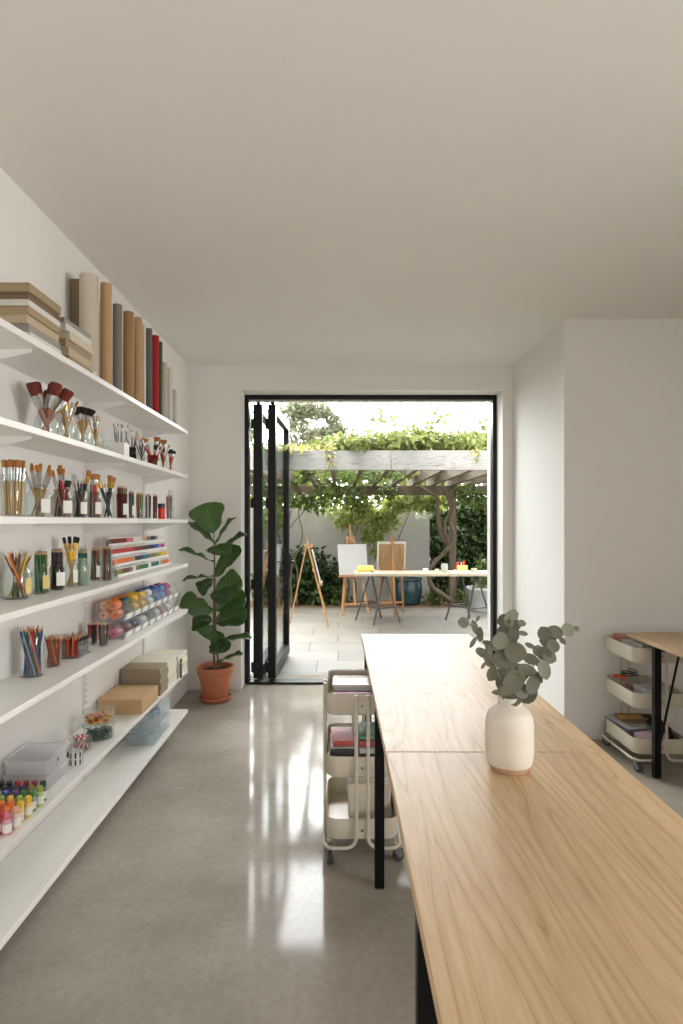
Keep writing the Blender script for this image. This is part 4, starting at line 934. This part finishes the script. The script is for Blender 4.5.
def figmat():
    m, nt, out = new_mat('fig leaf'); L = nt.links
    tc = N(nt, 'ShaderNodeTexCoord'); no = N(nt, 'ShaderNodeTexNoise', Scale=9.0, Detail=3.0); L.new(tc.outputs['Object'], no.inputs['Vector'])
    at = N(nt, 'ShaderNodeObjectInfo'); cr = N(nt, 'ShaderNodeValToRGB'); e = cr.color_ramp.elements
    e[0].color = lin((48,82,46)); e[1].color = lin((92,130,66)); L.new(no.outputs['Fac'], cr.inputs[0])
    cr2 = N(nt, 'ShaderNodeValToRGB'); e = cr2.color_ramp.elements; e[0].color = lin((190,200,190)); e[1].color = lin((255,255,235)); L.new(at.outputs['Random'], cr2.inputs[0])
    mx = N(nt, 'ShaderNodeMix', data_type='RGBA', blend_type='MULTIPLY'); mx.inputs[0].default_value = 1; L.new(cr.outputs[0], mx.inputs[6]); L.new(cr2.outputs[0], mx.inputs[7])
    p = N(nt, 'ShaderNodeBsdfPrincipled', Roughness=.28); tl = N(nt, 'ShaderNodeBsdfTranslucent'); L.new(mx.outputs[2], p.inputs['Base Color'])
    tl.inputs['Color'].default_value = lin((110,150,60)); ms = N(nt, 'ShaderNodeMixShader', Fac=.18)
    L.new(p.outputs[0], ms.inputs[1]); L.new(tl.outputs[0], ms.inputs[2]); L.new(ms.outputs[0], out.inputs[0]); return m
M_fig = figmat(); M_vein = mat('fig leaf vein', (126,150,92), .5); M_trunk = mat('fig trunk', (112,92,74), .85, var=.25, scale=80, bump=.4)
def FP(px, py, dy=0.0): return W(170+px/4.27, 480+py/4.27, PD+dy)-Vector((PX, PD, 0))
def fig_leaf(base, tip, wd, face, curl=.12, wav=.012):
    """violin-shaped leaf from base to tip with a pale midrib"""
    ax = tip-base; Ln = ax.length; ax.normalize(); face = (face-ax*face.dot(ax)).normalized(); side = ax.cross(face)
    prof = [(0,.03),(.04,.12),(.12,.34),(.25,.58),(.38,.66),(.5,.72),(.64,.92),(.76,1.0),(.87,.88),(.95,.55),(.99,.2),(1,.02)]
    nx = 9; m = MB(); rows_ = []
    for i, (s, w_) in enumerate(prof):
        row = []
        for j in range(nx):
            v = j/(nx-1)*2-1; bend = -curl*Ln*(s**2)
            cup = .16*wd*abs(v)**1.5*w_; ripple = wav*math.sin(s*17+(1.5 if v > 0 else 0))*abs(v)**1.5
            row.append(base+ax*(s*Ln)+side*(v*w_*wd/2)+face*(bend+cup+ripple+.006*math.cos(s*30)*abs(v)))
        rows_.append(m.av(row))
    for a, b in zip(rows_, rows_[1:]):
        for j in range(nx-1): m.af((a+j, a+j+1, b+j+1, b+j))
    o = obj('leaf', m, M_fig, t, ang=80); sd = o.modifiers.new('thickness', 'SOLIDIFY'); sd.thickness = .0012; sd.offset = 0
    v = MB(); v.tube([base-ax*.03]+[base+ax*(s*Ln)+face*(-curl*Ln*s*s+.0005) for s in (0,.2,.4,.6,.8,.96)], [.0035,.003,.0025,.002,.0017,.0013,.0006], 6)
    for s, sl in ((.2,.35),(.36,.4),(.52,.45),(.68,.42)):
        for sg in (-1, 1):
            p0 = base+ax*(s*Ln)+face*(-curl*Ln*s*s); s2 = min(.97, s+.17); w2 = sl*.7
            p1 = base+ax*(s2*Ln)+side*(sg*w2*wd*.8)+face*(-curl*Ln*s2*s2+.16*wd*abs(w2*1.6)**1.5+.001)
            v.tube([p0, (p0+p1)/2+face*-.0015, p1], [.0012,.001,.0005], 5)
    obj('vein', v, M_vein, o)
VW = Vector((0,-1,.15))
FL = [ # base, tip, width px, depth of tip, facing
 ((186,228),(150,98),116,-.02,(0,-1,.2)), ((195,275),(264,148),40,.05,(-.8,-.45,.3)), ((190,272),(82,165),46,.10,(.5,-.5,.8)),
 ((205,310),(318,218),48,.02,(-.35,-.4,.9)), ((186,352),(48,282),40,-.16,(.2,-.35,1)), ((160,300),(250,298),66,-.16,(.0,-.75,.8)),
 ((190,420),(292,278),70,.04,(-.5,-.8,.1)), ((188,412),(54,418),34,-.15,(.0,-.22,1)), ((186,420),(118,478),50,.06,(.4,-.9,.5)),
 ((194,470),(306,424),86,.04,(-.15,-.9,.5)), ((175,490),(262,500),70,-.20,(.0,-.85,.6)), ((192,560),(312,470),90,.06,(-.2,-1,.2)),
 ((192,610),(326,560),92,-.02,(-.2,-.9,.5)), ((184,560),(50,525),90,-.2,(.15,-.8,.7)), ((184,600),(88,600),70,.06,(.3,-1,.3)),
 ((184,620),(150,675),76,-.02,(.3,-.95,.3)), ((196,640),(228,738),78,-.03,(-.3,-.95,.2)), ((196,690),(344,655),40,-.06,(.0,-.35,1)),
 ((182,690),(214,728),60,-.12,(.0,-.85,.6)), ((198,780),(308,733),30,-.02,(-.2,-.3,1))]
for b, e, wd, dy, fc in FL:
    fig_leaf(FP(b[0], b[1], 0), FP(e[0], e[1], dy), 1.36*wd/4.27/F*PD, Vector(fc), R.uniform(.02,.12))
tk = [FP(190,800), FP(186,700), FP(188,560), FP(190,430), FP(190,330), FP(186,228)]; tk[0].z = .255
obj('trunk', MB().tube(tk, [.011,.010,.0095,.008,.006,.003], 10), M_trunk, t)
tk = [FP(200,800,.0)+Vector((.02,0,0)), FP(202,740), FP(196,640), FP(194,520)]; tk[0].z = .255
obj('stalk', MB().tube(tk, [.009,.008,.006,.004], 10), M_trunk, t)

# ------------------------------------------------------------------ pergola
M_beam = wood('weathered timber', (160,159,158), (148,147,146), (116,114,112), .8, ring=1.5, along='X', spec=.2, bump=.3)
M_raft = wood('weathered rafter timber', (112,101,86), (98,88,74), (74,66,54), .8, ring=1.5, along='Y', spec=.2, bump=.3)
M_post = wood('weathered post timber', (120,106,90), (104,91,76), (78,67,55), .85, ring=1.5, along='Z', spec=.2, bump=.3)
PY0, PY1 = 7.0, 11.25
t = thing('pergola', 'weathered timber pergola covered in vines over the patio', 'pergola', (0, 7, 0))
obj('front_beam', MB().box(-3.2, .62, 0, .055, 2.167, 2.395), M_beam, t, .004); obj('front_beam', MB().box(.622, 3.9, 0, .055, 2.167, 2.395), M_beam, t, .004)
obj('back_beam', MB().box(-3.2, 3.9, 4.15, 4.27, 2.06, 2.235), M_raft, t, .006)
for k in range(-7, 10): xx = -.43+.365*k; obj('rafter', MB().box(xx-.032, xx+.032, .056, 4.75, 2.236, 2.385), M_raft, t, .003)
for xx in (-2.6, 2.14): obj('post', MB().box(xx-.06, xx+.06, 4.15, 4.27, .0, 2.0595), M_post, t, .006)
for xx in (-2.9, 3.6): obj('post', MB().box(xx-.06, xx+.06, -.06, -.001, .0, 2.39).box(xx-.05, xx+.05, .056, .11, 0, 2.235), M_post, t, .006)

# ------------------------------------------------------------------ leaves
def scatter(m, blobs, size, rnd, droop=.3, shape=.55):
    for c, rad, n in blobs:
        c = Vector(c)
        for _ in range(n):
            while True:
                p = Vector((rnd.uniform(-1,1), rnd.uniform(-1,1), rnd.uniform(-1,1)))
                if p.length <= 1: break
            p = p*(1 if p.length > .45 else 1.5)
            c2 = c+Vector((p.x*rad[0], p.y*rad[1], p.z*rad[2])); s = size*rnd.uniform(.6,1.3)
            nr = (p*.8+Vector((rnd.uniform(-1,1), rnd.uniform(-1,1), rnd.uniform(-.3,1.2)))).normalized()
            u = nr.orthogonal().normalized(); u.rotate(Quaternion(nr, rnd.random()*6.283)); u.z -= droop; u.normalize(); v = nr.cross(u).normalized()
            w_ = s*shape/2
            i = m.av([c2, c2+u*s*.35+v*w_+nr*s*.06, c2+u*s, c2+u*s*.35-v*w_+nr*s*.06, c2+u*s*.5-nr*s*.02])
            m.af((i,i+1,i+4)); m.af((i+1,i+2,i+4)); m.af((i+2,i+3,i+4)); m.af((i+3,i,i+4))
    return m
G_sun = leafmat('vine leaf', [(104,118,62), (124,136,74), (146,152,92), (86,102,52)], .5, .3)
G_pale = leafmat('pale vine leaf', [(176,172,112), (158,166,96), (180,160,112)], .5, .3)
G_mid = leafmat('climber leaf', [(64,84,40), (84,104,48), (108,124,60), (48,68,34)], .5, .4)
G_dark = leafmat('hedge leaf', [(36,54,30), (52,74,38), (76,96,50), (28,44,26)], .45, .3)
G_grey = leafmat('grey green tree leaf', [(160,166,140), (146,152,126), (176,178,158)], .6, .5)
r3 = random.Random(11)
bl = []
for k in range(46):
    xx = -.2+3.6*k/45; bl.append(((xx, 7.25+r3.uniform(-.12,.5), 2.47+.14*min(1, (xx+.3)/1.2)*r3.uniform(.4,1)), (.24,.3,.13), 105))
for k in range(26): bl.append(((r3.uniform(.0,3.4), r3.uniform(7.8,11), 2.48+r3.uniform(0,.12)), (.4,.6,.12), 70))
for k in range(44): bl.append(((r3.uniform(-1.6,3.2), r3.uniform(9.7,11.4), 2.46+r3.uniform(-.02,.1)), (.45,.4,.09), 95))
for k in range(5): bl.append(((.55+.62*k, 7.3, 2.74+r3.uniform(0,.08)), (.2,.2,.09), 26))
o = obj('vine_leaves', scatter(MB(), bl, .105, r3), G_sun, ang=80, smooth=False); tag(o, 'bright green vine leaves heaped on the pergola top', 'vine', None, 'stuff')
bl = [((-1.2+1.0*k/11, 7.15+r3.uniform(0,.4), 2.43), (.16,.25,.055), 60) for k in range(14)]+[((-.10, 6.96, 2.36), (.07,.04,.16), 26), ((1.62, 6.95, 2.38), (.07,.04,.08), 14), ((-.55, 7.0, 2.42), (.3,.15,.06), 60)]
o = obj('vine_leaves', scatter(MB(), bl, .075, r3), G_pale, smooth=False); tag(o, 'pale yellow vine leaves at the left end of the pergola top', 'vine', None, 'stuff')
bl = []
for k in range(9): bl.append(((r3.uniform(-1.0,2.6), r3.uniform(8.6,10.9), 2.30+r3.uniform(-.02,.06)), (.35,.4,.08), 45))
for xx, zz, n in ((-.75,1.98,110), (-.42,1.9,120), (-.1,2.02,80), (.25,2.06,80), (2.5,2.0,130), (2.8,1.9,130), (2.3,2.12,70), (.9,2.1,60), (-.25,2.2,60)): bl.append(((xx, 10.9+r3.uniform(-.2,.2), zz), (.26,.2,.15), n))
bl.append(((-.38,7.25,2.13),(.07,.12,.07),22))
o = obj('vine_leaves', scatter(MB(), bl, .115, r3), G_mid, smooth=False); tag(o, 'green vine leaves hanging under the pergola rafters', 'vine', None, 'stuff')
# wall climber
bl = []
for px, py, rx, n in ((345,520,.22,110), (365,512,.3,190), (385,520,.28,190), (372,535,.22,130), (395,505,.25,150), (355,500,.3,150), (410,500,.28,160), (425,503,.25,120), (440,500,.3,120), (378,552,.12,50), (360,498,.3,120), (330,502,.3,90)):
    c = W(px, py, 11.5); bl.append((c, (rx, .1, rx*.8), int(n*1.6)))
o = obj('climber_leaves', scatter(MB(), bl, .115, r3), leafmat('climber sunlit leaf', [(128,142,70), (152,166,88), (172,180,106), (104,122,60)], .5, .4), smooth=False); tag(o, 'yellow-green climber spreading over the rendered garden wall', 'climber', None, 'stuff')
bl = [(W(px, py, 11.55), (.2,.12,.13), 130) for px, py in ((405,503), (418,498), (430,505), (424,512))]
o = obj('climber_leaves', scatter(MB(), bl, .07, r3), leafmat('whitish leaf', [(206,212,196),(182,194,160),(220,222,210)], .5, .3), smooth=False); tag(o, 'whitish flowering climber at the right end of the garden wall', 'climber', None, 'stuff')
def bush(name, label, cat, base, blobs, size, m, group=None, stems=6, stemr=.012, top=None):
    base = Vector(base); t = thing(name, label, cat, base, 0, group); st = MB()
    for k in range(stems):
        c = Vector(blobs[k % len(blobs)][0])-base; a = Vector((R.uniform(-.1,.1), R.uniform(-.1,.1), 0))
        st.tube([a, a*1.5+c*.5+Vector((R.uniform(-.05,.05), 0, 0)), c*.98], [stemr, stemr*.8, stemr*.4], 6)
    obj('stem', st, M_bark, t)
    o = obj('foliage', scatter(MB(), [((Vector(c)-base), r, n) for c, r, n in blobs], size, r3), m, t, smooth=False); o['kind'] = 'stuff'; return t
for px, h, lab in ((303, 1.05, 'dark shrub at the foot of the garden wall, behind the side-on easel'), (324, .72, 'low dark shrub between the first two easels')):
    c = W(px, 603, 11.35); c.z = 0
    bush('shrub', lab, 'shrub', c, [((c.x+R.uniform(-.15,.15), c.y+R.uniform(-.1,.1), h*f), (.3*f+.12, .25, .22), 210) for f in (.25,.45,.65,.85)], .13, G_dark, 'shrubs along the garden wall')
c = W(303, 600, 11.5)
bush('shrub', 'tall leafy shrub climbing at the far end of the wall behind the glass leaf', 'shrub', (-1.25, 11.3, 0), [((-1.25+R.uniform(-.2,.2), 11.3, h), (.3,.22,.3), 170) for h in (.4,.8,1.2,1.6)], .12, G_mid, 'shrubs along the garden wall')
# hedge right of the wall, a row of bushes
for k, (bx_, h, lab) in enumerate(((1.95, 1.9, 'dense green hedge bush filling the gap at the end of the rendered wall'), (2.75, 1.95, 'dense green hedge bush right behind the twisted vine post'), (3.2, 2.0, 'dense green hedge bush over the grey planter'), (3.9, 1.9, 'dense green hedge bush at the patio edge'))):
    bb = [((bx_+R.uniform(-.12,.12), 12.55+R.uniform(-.05,.05), h*f), (.56,.28,.32), 560) for f in (.12,.3,.45,.6,.75,.92)]
    bush('hedge_bush', lab, 'hedge', (bx_, 12.55, 0), bb, .145, G_dark, 'hedge bushes on the right', stems=4)
for k, (px, py, rx, d, lab) in enumerate(((322, 494, 1.3, 15.5, 'sunlit bushy tree behind the left of the garden wall'), (385, 495, 1.5, 16.5, 'sunlit bushy tree behind the middle of the garden wall'), (446, 498, 1.4, 15, 'sunlit bushy tree behind the right end of the wall'), (500, 480, 1.7, 16, 'sunlit bushy tree beyond the hedge'), (262, 490, 1.5, 16, 'sunlit bushy tree beyond the glass door leaves'))):
    c = W(px, py, d); b = (c.x, c.y, 0)
    bb = [((c.x+R.uniform(-.7,.7)*rx, c.y+R.uniform(-.4,.4), 1.5+f*1.35), (rx*.6,.6,.5), 420) for f in (.0,.2,.4,.6,.8,.95)]
    bush('garden_tree', lab, 'tree', b, bb, .17, G_sun, 'trees beyond the garden wall', 5, .05)
# tall grey-green trees top left
for lab, px, py, d, blobs in (('tall grey-green tree above the pergola, fading into the sky', 308, 425, 21, ((285,418,.9,520), (300,408,.6,380), (318,410,.55,330), (330,432,.5,300), (338,428,.35,150), (296,436,1.0,520), (318,440,.7,360), (334,418,.3,110))),
                              ('tall grey-green tree seen through the open glass leaf', 255, 420, 24, ((250,415,1.4,420), (262,432,1.2,420), (240,425,1.0,300)))):
    c = W(px, py, d); b = Vector((c.x, d, 0)); t = thing('tall_tree', lab, 'tree', b, 0, 'tall trees behind the garden')
    tr = MB(); tr.tube([(0,0,0), (.1,0,2.2), (0,0,3.6), (.2,0,4.6)], [.16,.13,.09,.04], 10)
    for bx_ in blobs: e = W(bx_[0], bx_[1], d)-b; tr.tube([(.05,0,2.6), e*.6+Vector((0,0,1.1)), e], [.05,.035,.012], 6)
    obj('trunk', tr, M_bark, t)
    o = obj('crown', scatter(MB(), [(W(a, b2, d)-b, (r_, r_*.8, r_*.62), int(n*1.5)) for a, b2, r_, n in blobs], .21, r3, .5, .4), G_grey, t, smooth=False); o['kind'] = 'stuff'
# twisted wisteria trunk round the post and bare twigs
M_vine = mat('grey vine bark', (98,86,72), .95, var=.35, scale=40, bump=.8)
def P3(px, py): return W(280+px/3.105, 490+py/3.105, 11.05)
def smooth(pts, k=5):
    o = []
    for i in range(len(pts)-1):
        p0, p1, p2, p3 = pts[max(i-1,0)], pts[i], pts[i+1], pts[min(i+2, len(pts)-1)]
        for s in range(k):
            w_ = s/k; o.append(.5*((2*p1)+(p2-p0)*w_+(2*p0-5*p1+4*p2-p3)*w_*w_+(3*p1-p0-3*p2+p3)*w_**3))
    return o+[pts[-1]]
t = thing('wisteria_trunk', 'thick twisted grey vine trunk winding up the pergola post', 'vine trunk', W(453, 604, 11.05)*Vector((1,1,0)) if False else (2.1, 11.05, 0))
og = Vector((2.1, 11.05, 0))
main = smooth([P3(535,345), P3(505,325), P3(472,300), P3(462,262), P3(478,225), P3(508,198), P3(525,165), P3(512,130), P3(515,95), P3(530,60), P3(520,20), P3(505,-12)])
obj('trunk', MB().tube([p-og for p in main], [.047-.02*k/len(main)+.006*math.sin(k*1.3) for k in range(len(main))], 10), M_vine, t)
s2 = smooth([P3(520,165), P3(498,120), P3(490,70), P3(488,25), P3(455,2), P3(430,-14)])
obj('stem', MB().tube([p-og+Vector((0,.04,0)) for p in s2], [.05-.025*k/len(s2) for k in range(len(s2))], 8), M_vine, t)
s3 = smooth([P3(512,190), P3(540,150), P3(528,100), P3(540,50), P3(530,5)])
obj('stem', MB().tube([p-og+Vector((0,-.05,0)) for p in s3], [.04-.02*k/len(s3) for k in range(len(s3))], 8), M_vine, t)
t = thing('bare_vine', 'thin bare vine stems hanging beside the glass door leaf', 'vine trunk', (-.9, 11.0, 0))
for k in range(3):
    p = smooth([Vector((-.9+.09*k*R.uniform(.6,1.2), R.uniform(-.1,.1)+11, .05)), Vector((-.95+.1*k, 11, .7)), Vector((-.75+R.uniform(-.2,.2), 11, 1.3)), Vector((-.85+.13*k, 11, 1.8)), Vector((-.6+.2*k, 10.9, 2.26))])
    obj('stem', MB().tube([q_-Vector((-.9,11,0)) for q_ in p], [.013-.0003*j for j in range(len(p))], 7), M_vine, t)
t = thing('climber_stem', 'thin climber stems branching up the garden wall', 'climber', (.05, 11.72, 0))
for k, (a, b) in enumerate(((345,610), (352,610), (398,606))):
    p = smooth([W(a, b-4, 11.72), W(a+4, 585, 11.74), W(a-3, 555, 11.74), W(a+6, 525, 11.72), W(a+10*(k-1)+8, 502, 11.66)]); p[0].z = .0
    obj('stem', MB().tube([q_-Vector((.05,11.72,0)) for q_ in p], [.014-.0004*j for j in range(len(p))], 6), M_vine, t)

# ------------------------------------------------------------------ easels, outdoor table, planters
M_easel = wood('beech easel', (186,146,104), (170,129,88), (140,101,66), .5, ring=2, along='Z', spec=.35)
M_easel2 = wood('orange beech easel', (178,132,84), (162,116,70), (128,90,54), .5, ring=2, along='Z', spec=.35)
M_canvas = mat('white canvas', (186,188,190), .8, var=.02, scale=200); M_back = mat('raw canvas back', (178,152,118), .85, var=.05, scale=200)
def easel(label, loc, rz, H, cz, cw, ch, m, clabel, foot=.25, ftop=.06, lean=.28, back=.42, mast=None, frame=False):
    t = thing('easel', label, 'easel', loc, rz, 'wooden easels on the patio')
    y0, y1 = -.18, -.18+lean
    fy = lambda z: y0+lean*z/H
    mast = mast or H
    for s in (-1, 1): obj('leg', MB().bar((s*foot, y0, 0), (s*ftop, fy(H*.93), H*.93), .036, .02, (0,-1,.2)), m, t, .002)
    obj('leg', MB().bar((0, back, 0), (0, fy(H*.9)+.02, H*.9), .036, .02, (0,-1,.2)), m, t, .002)
    xs = lambda z: foot+(ftop-foot)*z/(H*.93)
    for z in (.17, H*.62): obj('crossbar', MB().bar((-xs(z), fy(z)+.016, z), (xs(z), fy(z)+.016, z), .016, .036), m, t, .002)
    obj('mast', MB().bar((0, fy(.16)-.016, .16), (0, fy(mast)-.016, mast), .032, .016, (0,-1,.2)), m, t, .002)
    obj('ledge', MB().box(-cw*.52, cw*.52, fy(cz)-.085, fy(cz)-.025, cz-.045, cz-.02).box(-cw*.52, cw*.52, fy(cz)-.085, fy(cz)-.078, cz-.02, cz-.004), m, t, .002)
    obj('clamp', MB().box(-.028, .028, fy(cz+ch)-.075, fy(cz+ch)-.02, cz+ch+.005, cz+ch+.06), m, t, .003)
    obj('knob', MB().tube([(0, fy(H*.9)+.03, H*.9), (0, fy(H*.9)+.06, H*.9)], .02, 12), m, t)
    # canvas standing on the ledge
    M4 = Matrix.Translation(Vector(loc)) @ Matrix.Rotation(rz, 4, 'Z'); tilt = -math.atan2(lean, H)
    p = M4 @ Vector((0, fy(cz)-.055, cz-.018))
    c = thing('canvas', clabel, 'canvas', p, rz, 'canvases on the easels'); c.rotation_euler = (tilt, 0, rz)
    a = cw/2
    obj('cloth', MB().box(-a, a, -.012, -.009, 0, ch).box(-a, -a+.003, -.009, .009, 0, ch).box(a-.003, a, -.009, .009, 0, ch).box(-a+.003, a-.003, -.009, .009, 0, .003).box(-a+.003, a-.003, -.009, .009, ch-.003, ch), M_canvas, c)
    obj('back_cloth', MB().box(-a+.032, a-.032, -.0088, -.007, .032, ch-.032), M_back, c)
    obj('stretcher', MB().box(-a+.004, -a+.034, -.006, .010, .004, ch-.004).box(a-.034, a-.004, -.006, .010, .004, ch-.004).box(-a+.034, a-.034, -.006, .010, .004, .034).box(-a+.034, a-.034, -.006, .010, ch-.034, ch-.004), mat('pale stretcher', (206,196,178), .7) if frame else M_easel, c)
    return t
easel('beech easel seen side-on, nearest the glass door leaves', ((316-CX)/F*9.2, 9.2, 0), math.radians(93), 1.33, .66, .5, .5, M_easel, 'canvas seen edge-on, on the side-on easel', .24, .03, .34, .40)
ez = easel('beech easel holding the blank white canvas towards the room', ((351.5-CX)/F*10.25, 10.28, 0), math.radians(20), 1.42, .675, .52, .53, M_easel, 'blank white canvas facing the room', .24, .05, .26, .38, 1.52)
e3 = easel('orange-toned easel seen from behind, behind the trestle table', ((392-CX)/F*10.2, 10.22, 0), math.radians(184), 1.24, .76, .5, .49, M_easel2, 'canvas seen from its back, behind the trestle table', .23, .14, .22, .36, 1.36, True)
# trestle table
M_plank = wood('bleached table board', (196,184,164), (182,170,150), (152,140,120), .6, ring=2, along='X', spec=.3)
t = thing('garden_table', 'pale board outdoor table on grey metal trestles', 'table', (0, 9.42, 0))
tx0, tx1 = (355-CX)/F*9.1, 2.42
obj('table_top', MB().box(tx0, tx1, -.32, .32, .735, .775), M_plank, t, .003)
M_tres = mat('grey steel trestle', (74,76,78), .45, .3)
tags = []
for cx_, rz in (((378-CX)/F*9.3, .5), ((470-CX)/F*9.3, .45)):
    tr = bpy.data.objects.new('trestle', None); COL.objects.link(tr); tr.parent = t; tr.location = (cx_, 0, 0); tr.rotation_euler = (0,0,rz)
    obj('top_bar', MB().bar((0,-.28,.715), (0,.28,.715), .04, .036), M_tres, tr, .003)
    for sy in (-1, 1):
        for sx in (-1, 1): obj('leg', MB().bar((sx*.24, sy*.27, 0), (sx*.02, sy*.2, .715), .026, .02), M_tres, tr)
        obj('crossbar', MB().bar((-.165, sy*.248, .24), (.165, sy*.248, .24), .014, .02), M_tres, tr)
    obj('shelf_bar', MB().bar((-.165,-.25,.24), (-.165,.25,.24), .016, .016), M_tres, tr)
zt = .775
def at(px, dy): d = 9.42+dy; return (px-CX)/F*d, d
def lathe_thing(name, label, cat, px, dy, prof, m, n=20, group=None):
    X, Y = at(px, dy); t = thing(name, label, cat, (X, Y, zt), 0, group); obj('body', MB().lathe(prof, n), m, t); return t
X, Y = at(366, -.02)
t = thing('paint_box', 'yellow paint box at the near end of the garden table', 'paint box', (X, Y, zt), .1)
obj('tray', MB().box(-.13, .13, -.08, .08, 0, .05), mat('yellow card', (214,180,84), .6), t, .004); obj('lid', MB().box(-.13, .13, .06, .072, .0505, .10), mat('pale yellow card', (236,216,150), .6), t, .003)
X, Y = at(371, -.22)
t = thing('paint_palette', 'white palette with a green dab beside the yellow box', 'palette', (X, Y, zt))
obj('board', MB().loft([[(px, py, zz) for px, py in rrect(.15, .06, .03)] for zz in (0, .012)]), mat('white melamine', (236,235,230), .3), t)
for k, c in enumerate(('teal', 'yellow', 'white', 'teal', 'green')): obj('paint_dab', MB().lathe([(0,0),(.026,0),(.022,.02),(0,.03)], 12, (.02+.026*(k % 3), -.025+.035*(k//3), .0122)), cmat(c), t)
lathe_thing('paint_cup', 'white cup alone in the middle of the garden table', 'cup', 425.5, -.16, [(0,0),(.03,0),(.042,.03),(.044,.065),(.039,.068),(.036,.03),(0,.01)], mat('white enamel', (238,237,233), .3))
lathe_thing('paint_cup', 'small pale cup left of the grey water jar', 'cup', 437, -.05, [(0,0),(.032,0),(.036,.05),(.032,.052),(.03,.01),(0,.008)], mat('pale enamel', (218,212,200), .4))
t = lathe_thing('water_jar', 'grey water jar with pale brushes on the garden table', 'jar', 444.5, -.06, [(0,0),(.05,0),(.052,.01),(.052,.11),(.046,.125),(.046,.14),(.04,.14),(.044,.11),(0,.01)], mat('grey stoneware', (176,178,178), .35))
X, Y = at(461, -.04)
t = thing('paint_box', 'yellow and white box of paint tubes near the grey jar', 'paint box', (X, Y, zt), -.2)
obj('tray', MB().box(-.12, .12, -.08, .08, 0, .03), mat('white card', (232,228,218), .6), t, .003); obj('packet', MB().box(-.06, .10, -.075, -.02, .0305, .11), mat('yellow packet', (230,204,120), .6), t, .003)
for k in range(6):
    c = ('red', 'pink', 'dark red', 'white', 'orange', 'red')[k]; tt = MB().tube([(X-.06+k*.024, Y+.02+.02*(k % 2), zt+.032), (X-.07+k*.028, Y+.03+.02*(k % 2), zt+.15+.015*(k % 3))], [.011,.008], 8)
    o = obj('paint_tube', tt, cmat(c)); tag(o, '%s paint tube standing in the yellow and white box' % c, 'paint tube', 'paint tubes in the yellow and white box')
lathe_thing('paint_cup', 'stone-coloured cup right of the yellow and white box', 'cup', 474, -.06, [(0,0),(.04,0),(.046,.06),(.042,.062),(.036,.01),(0,.008)], mat('stone enamel', (196,190,178), .4))
# planters
c = W(408, 600, 11.25)
t = thing('glazed_planter', 'big dark teal glazed pot against the garden wall', 'planter', (c.x, 11.32, .01))
obj('pot', MB().lathe([(0,0),(.2,0),(.24,.03),(.27,.2),(.27,.36),(.25,.44),(.27,.46),(.27,.5),(.25,.5),(.23,.45),(.24,.3),(0,.28)], 30), mat('teal glaze', (34,60,66), .2, var=.2, scale=10), t)
c = W(481, 606, 10.6)
t = thing('grey_planter', 'round pale grey planter at the far end of the table', 'planter', (2.55, 10.55, 0))
obj('pot', MB().lathe([(0,0),(.19,0),(.22,.06),(.27,.36),(.29,.38),(.29,.42),(.26,.42),(.25,.36),(0,.33)], 30), mat('pale grey pot', (176,180,182), .55), t)
obj('foliage', scatter(MB(), [((0,0,.55),(.2,.2,.18),160), ((0,0,.75),(.16,.16,.18),90)], .1, r3), G_mid, t, smooth=False)['kind'] = 'stuff'
for px, lab in ((462, 'small bright green plant at the foot of the twisted vine'), (434, 'small green plant left of the twisted vine'), (340, 'low green plant in mulch behind the white canvas easel')):
    c = W(px, 604, 11.2); bush('small_plant', lab, 'plant', (c.x, 11.2, .01), [((c.x, 11.2, .12), (.26,.15,.1), 110), ((c.x, 11.2, .22), (.15,.12,.1), 60)], .09, G_mid, 'small plants in the mulch bed', 3, .006)
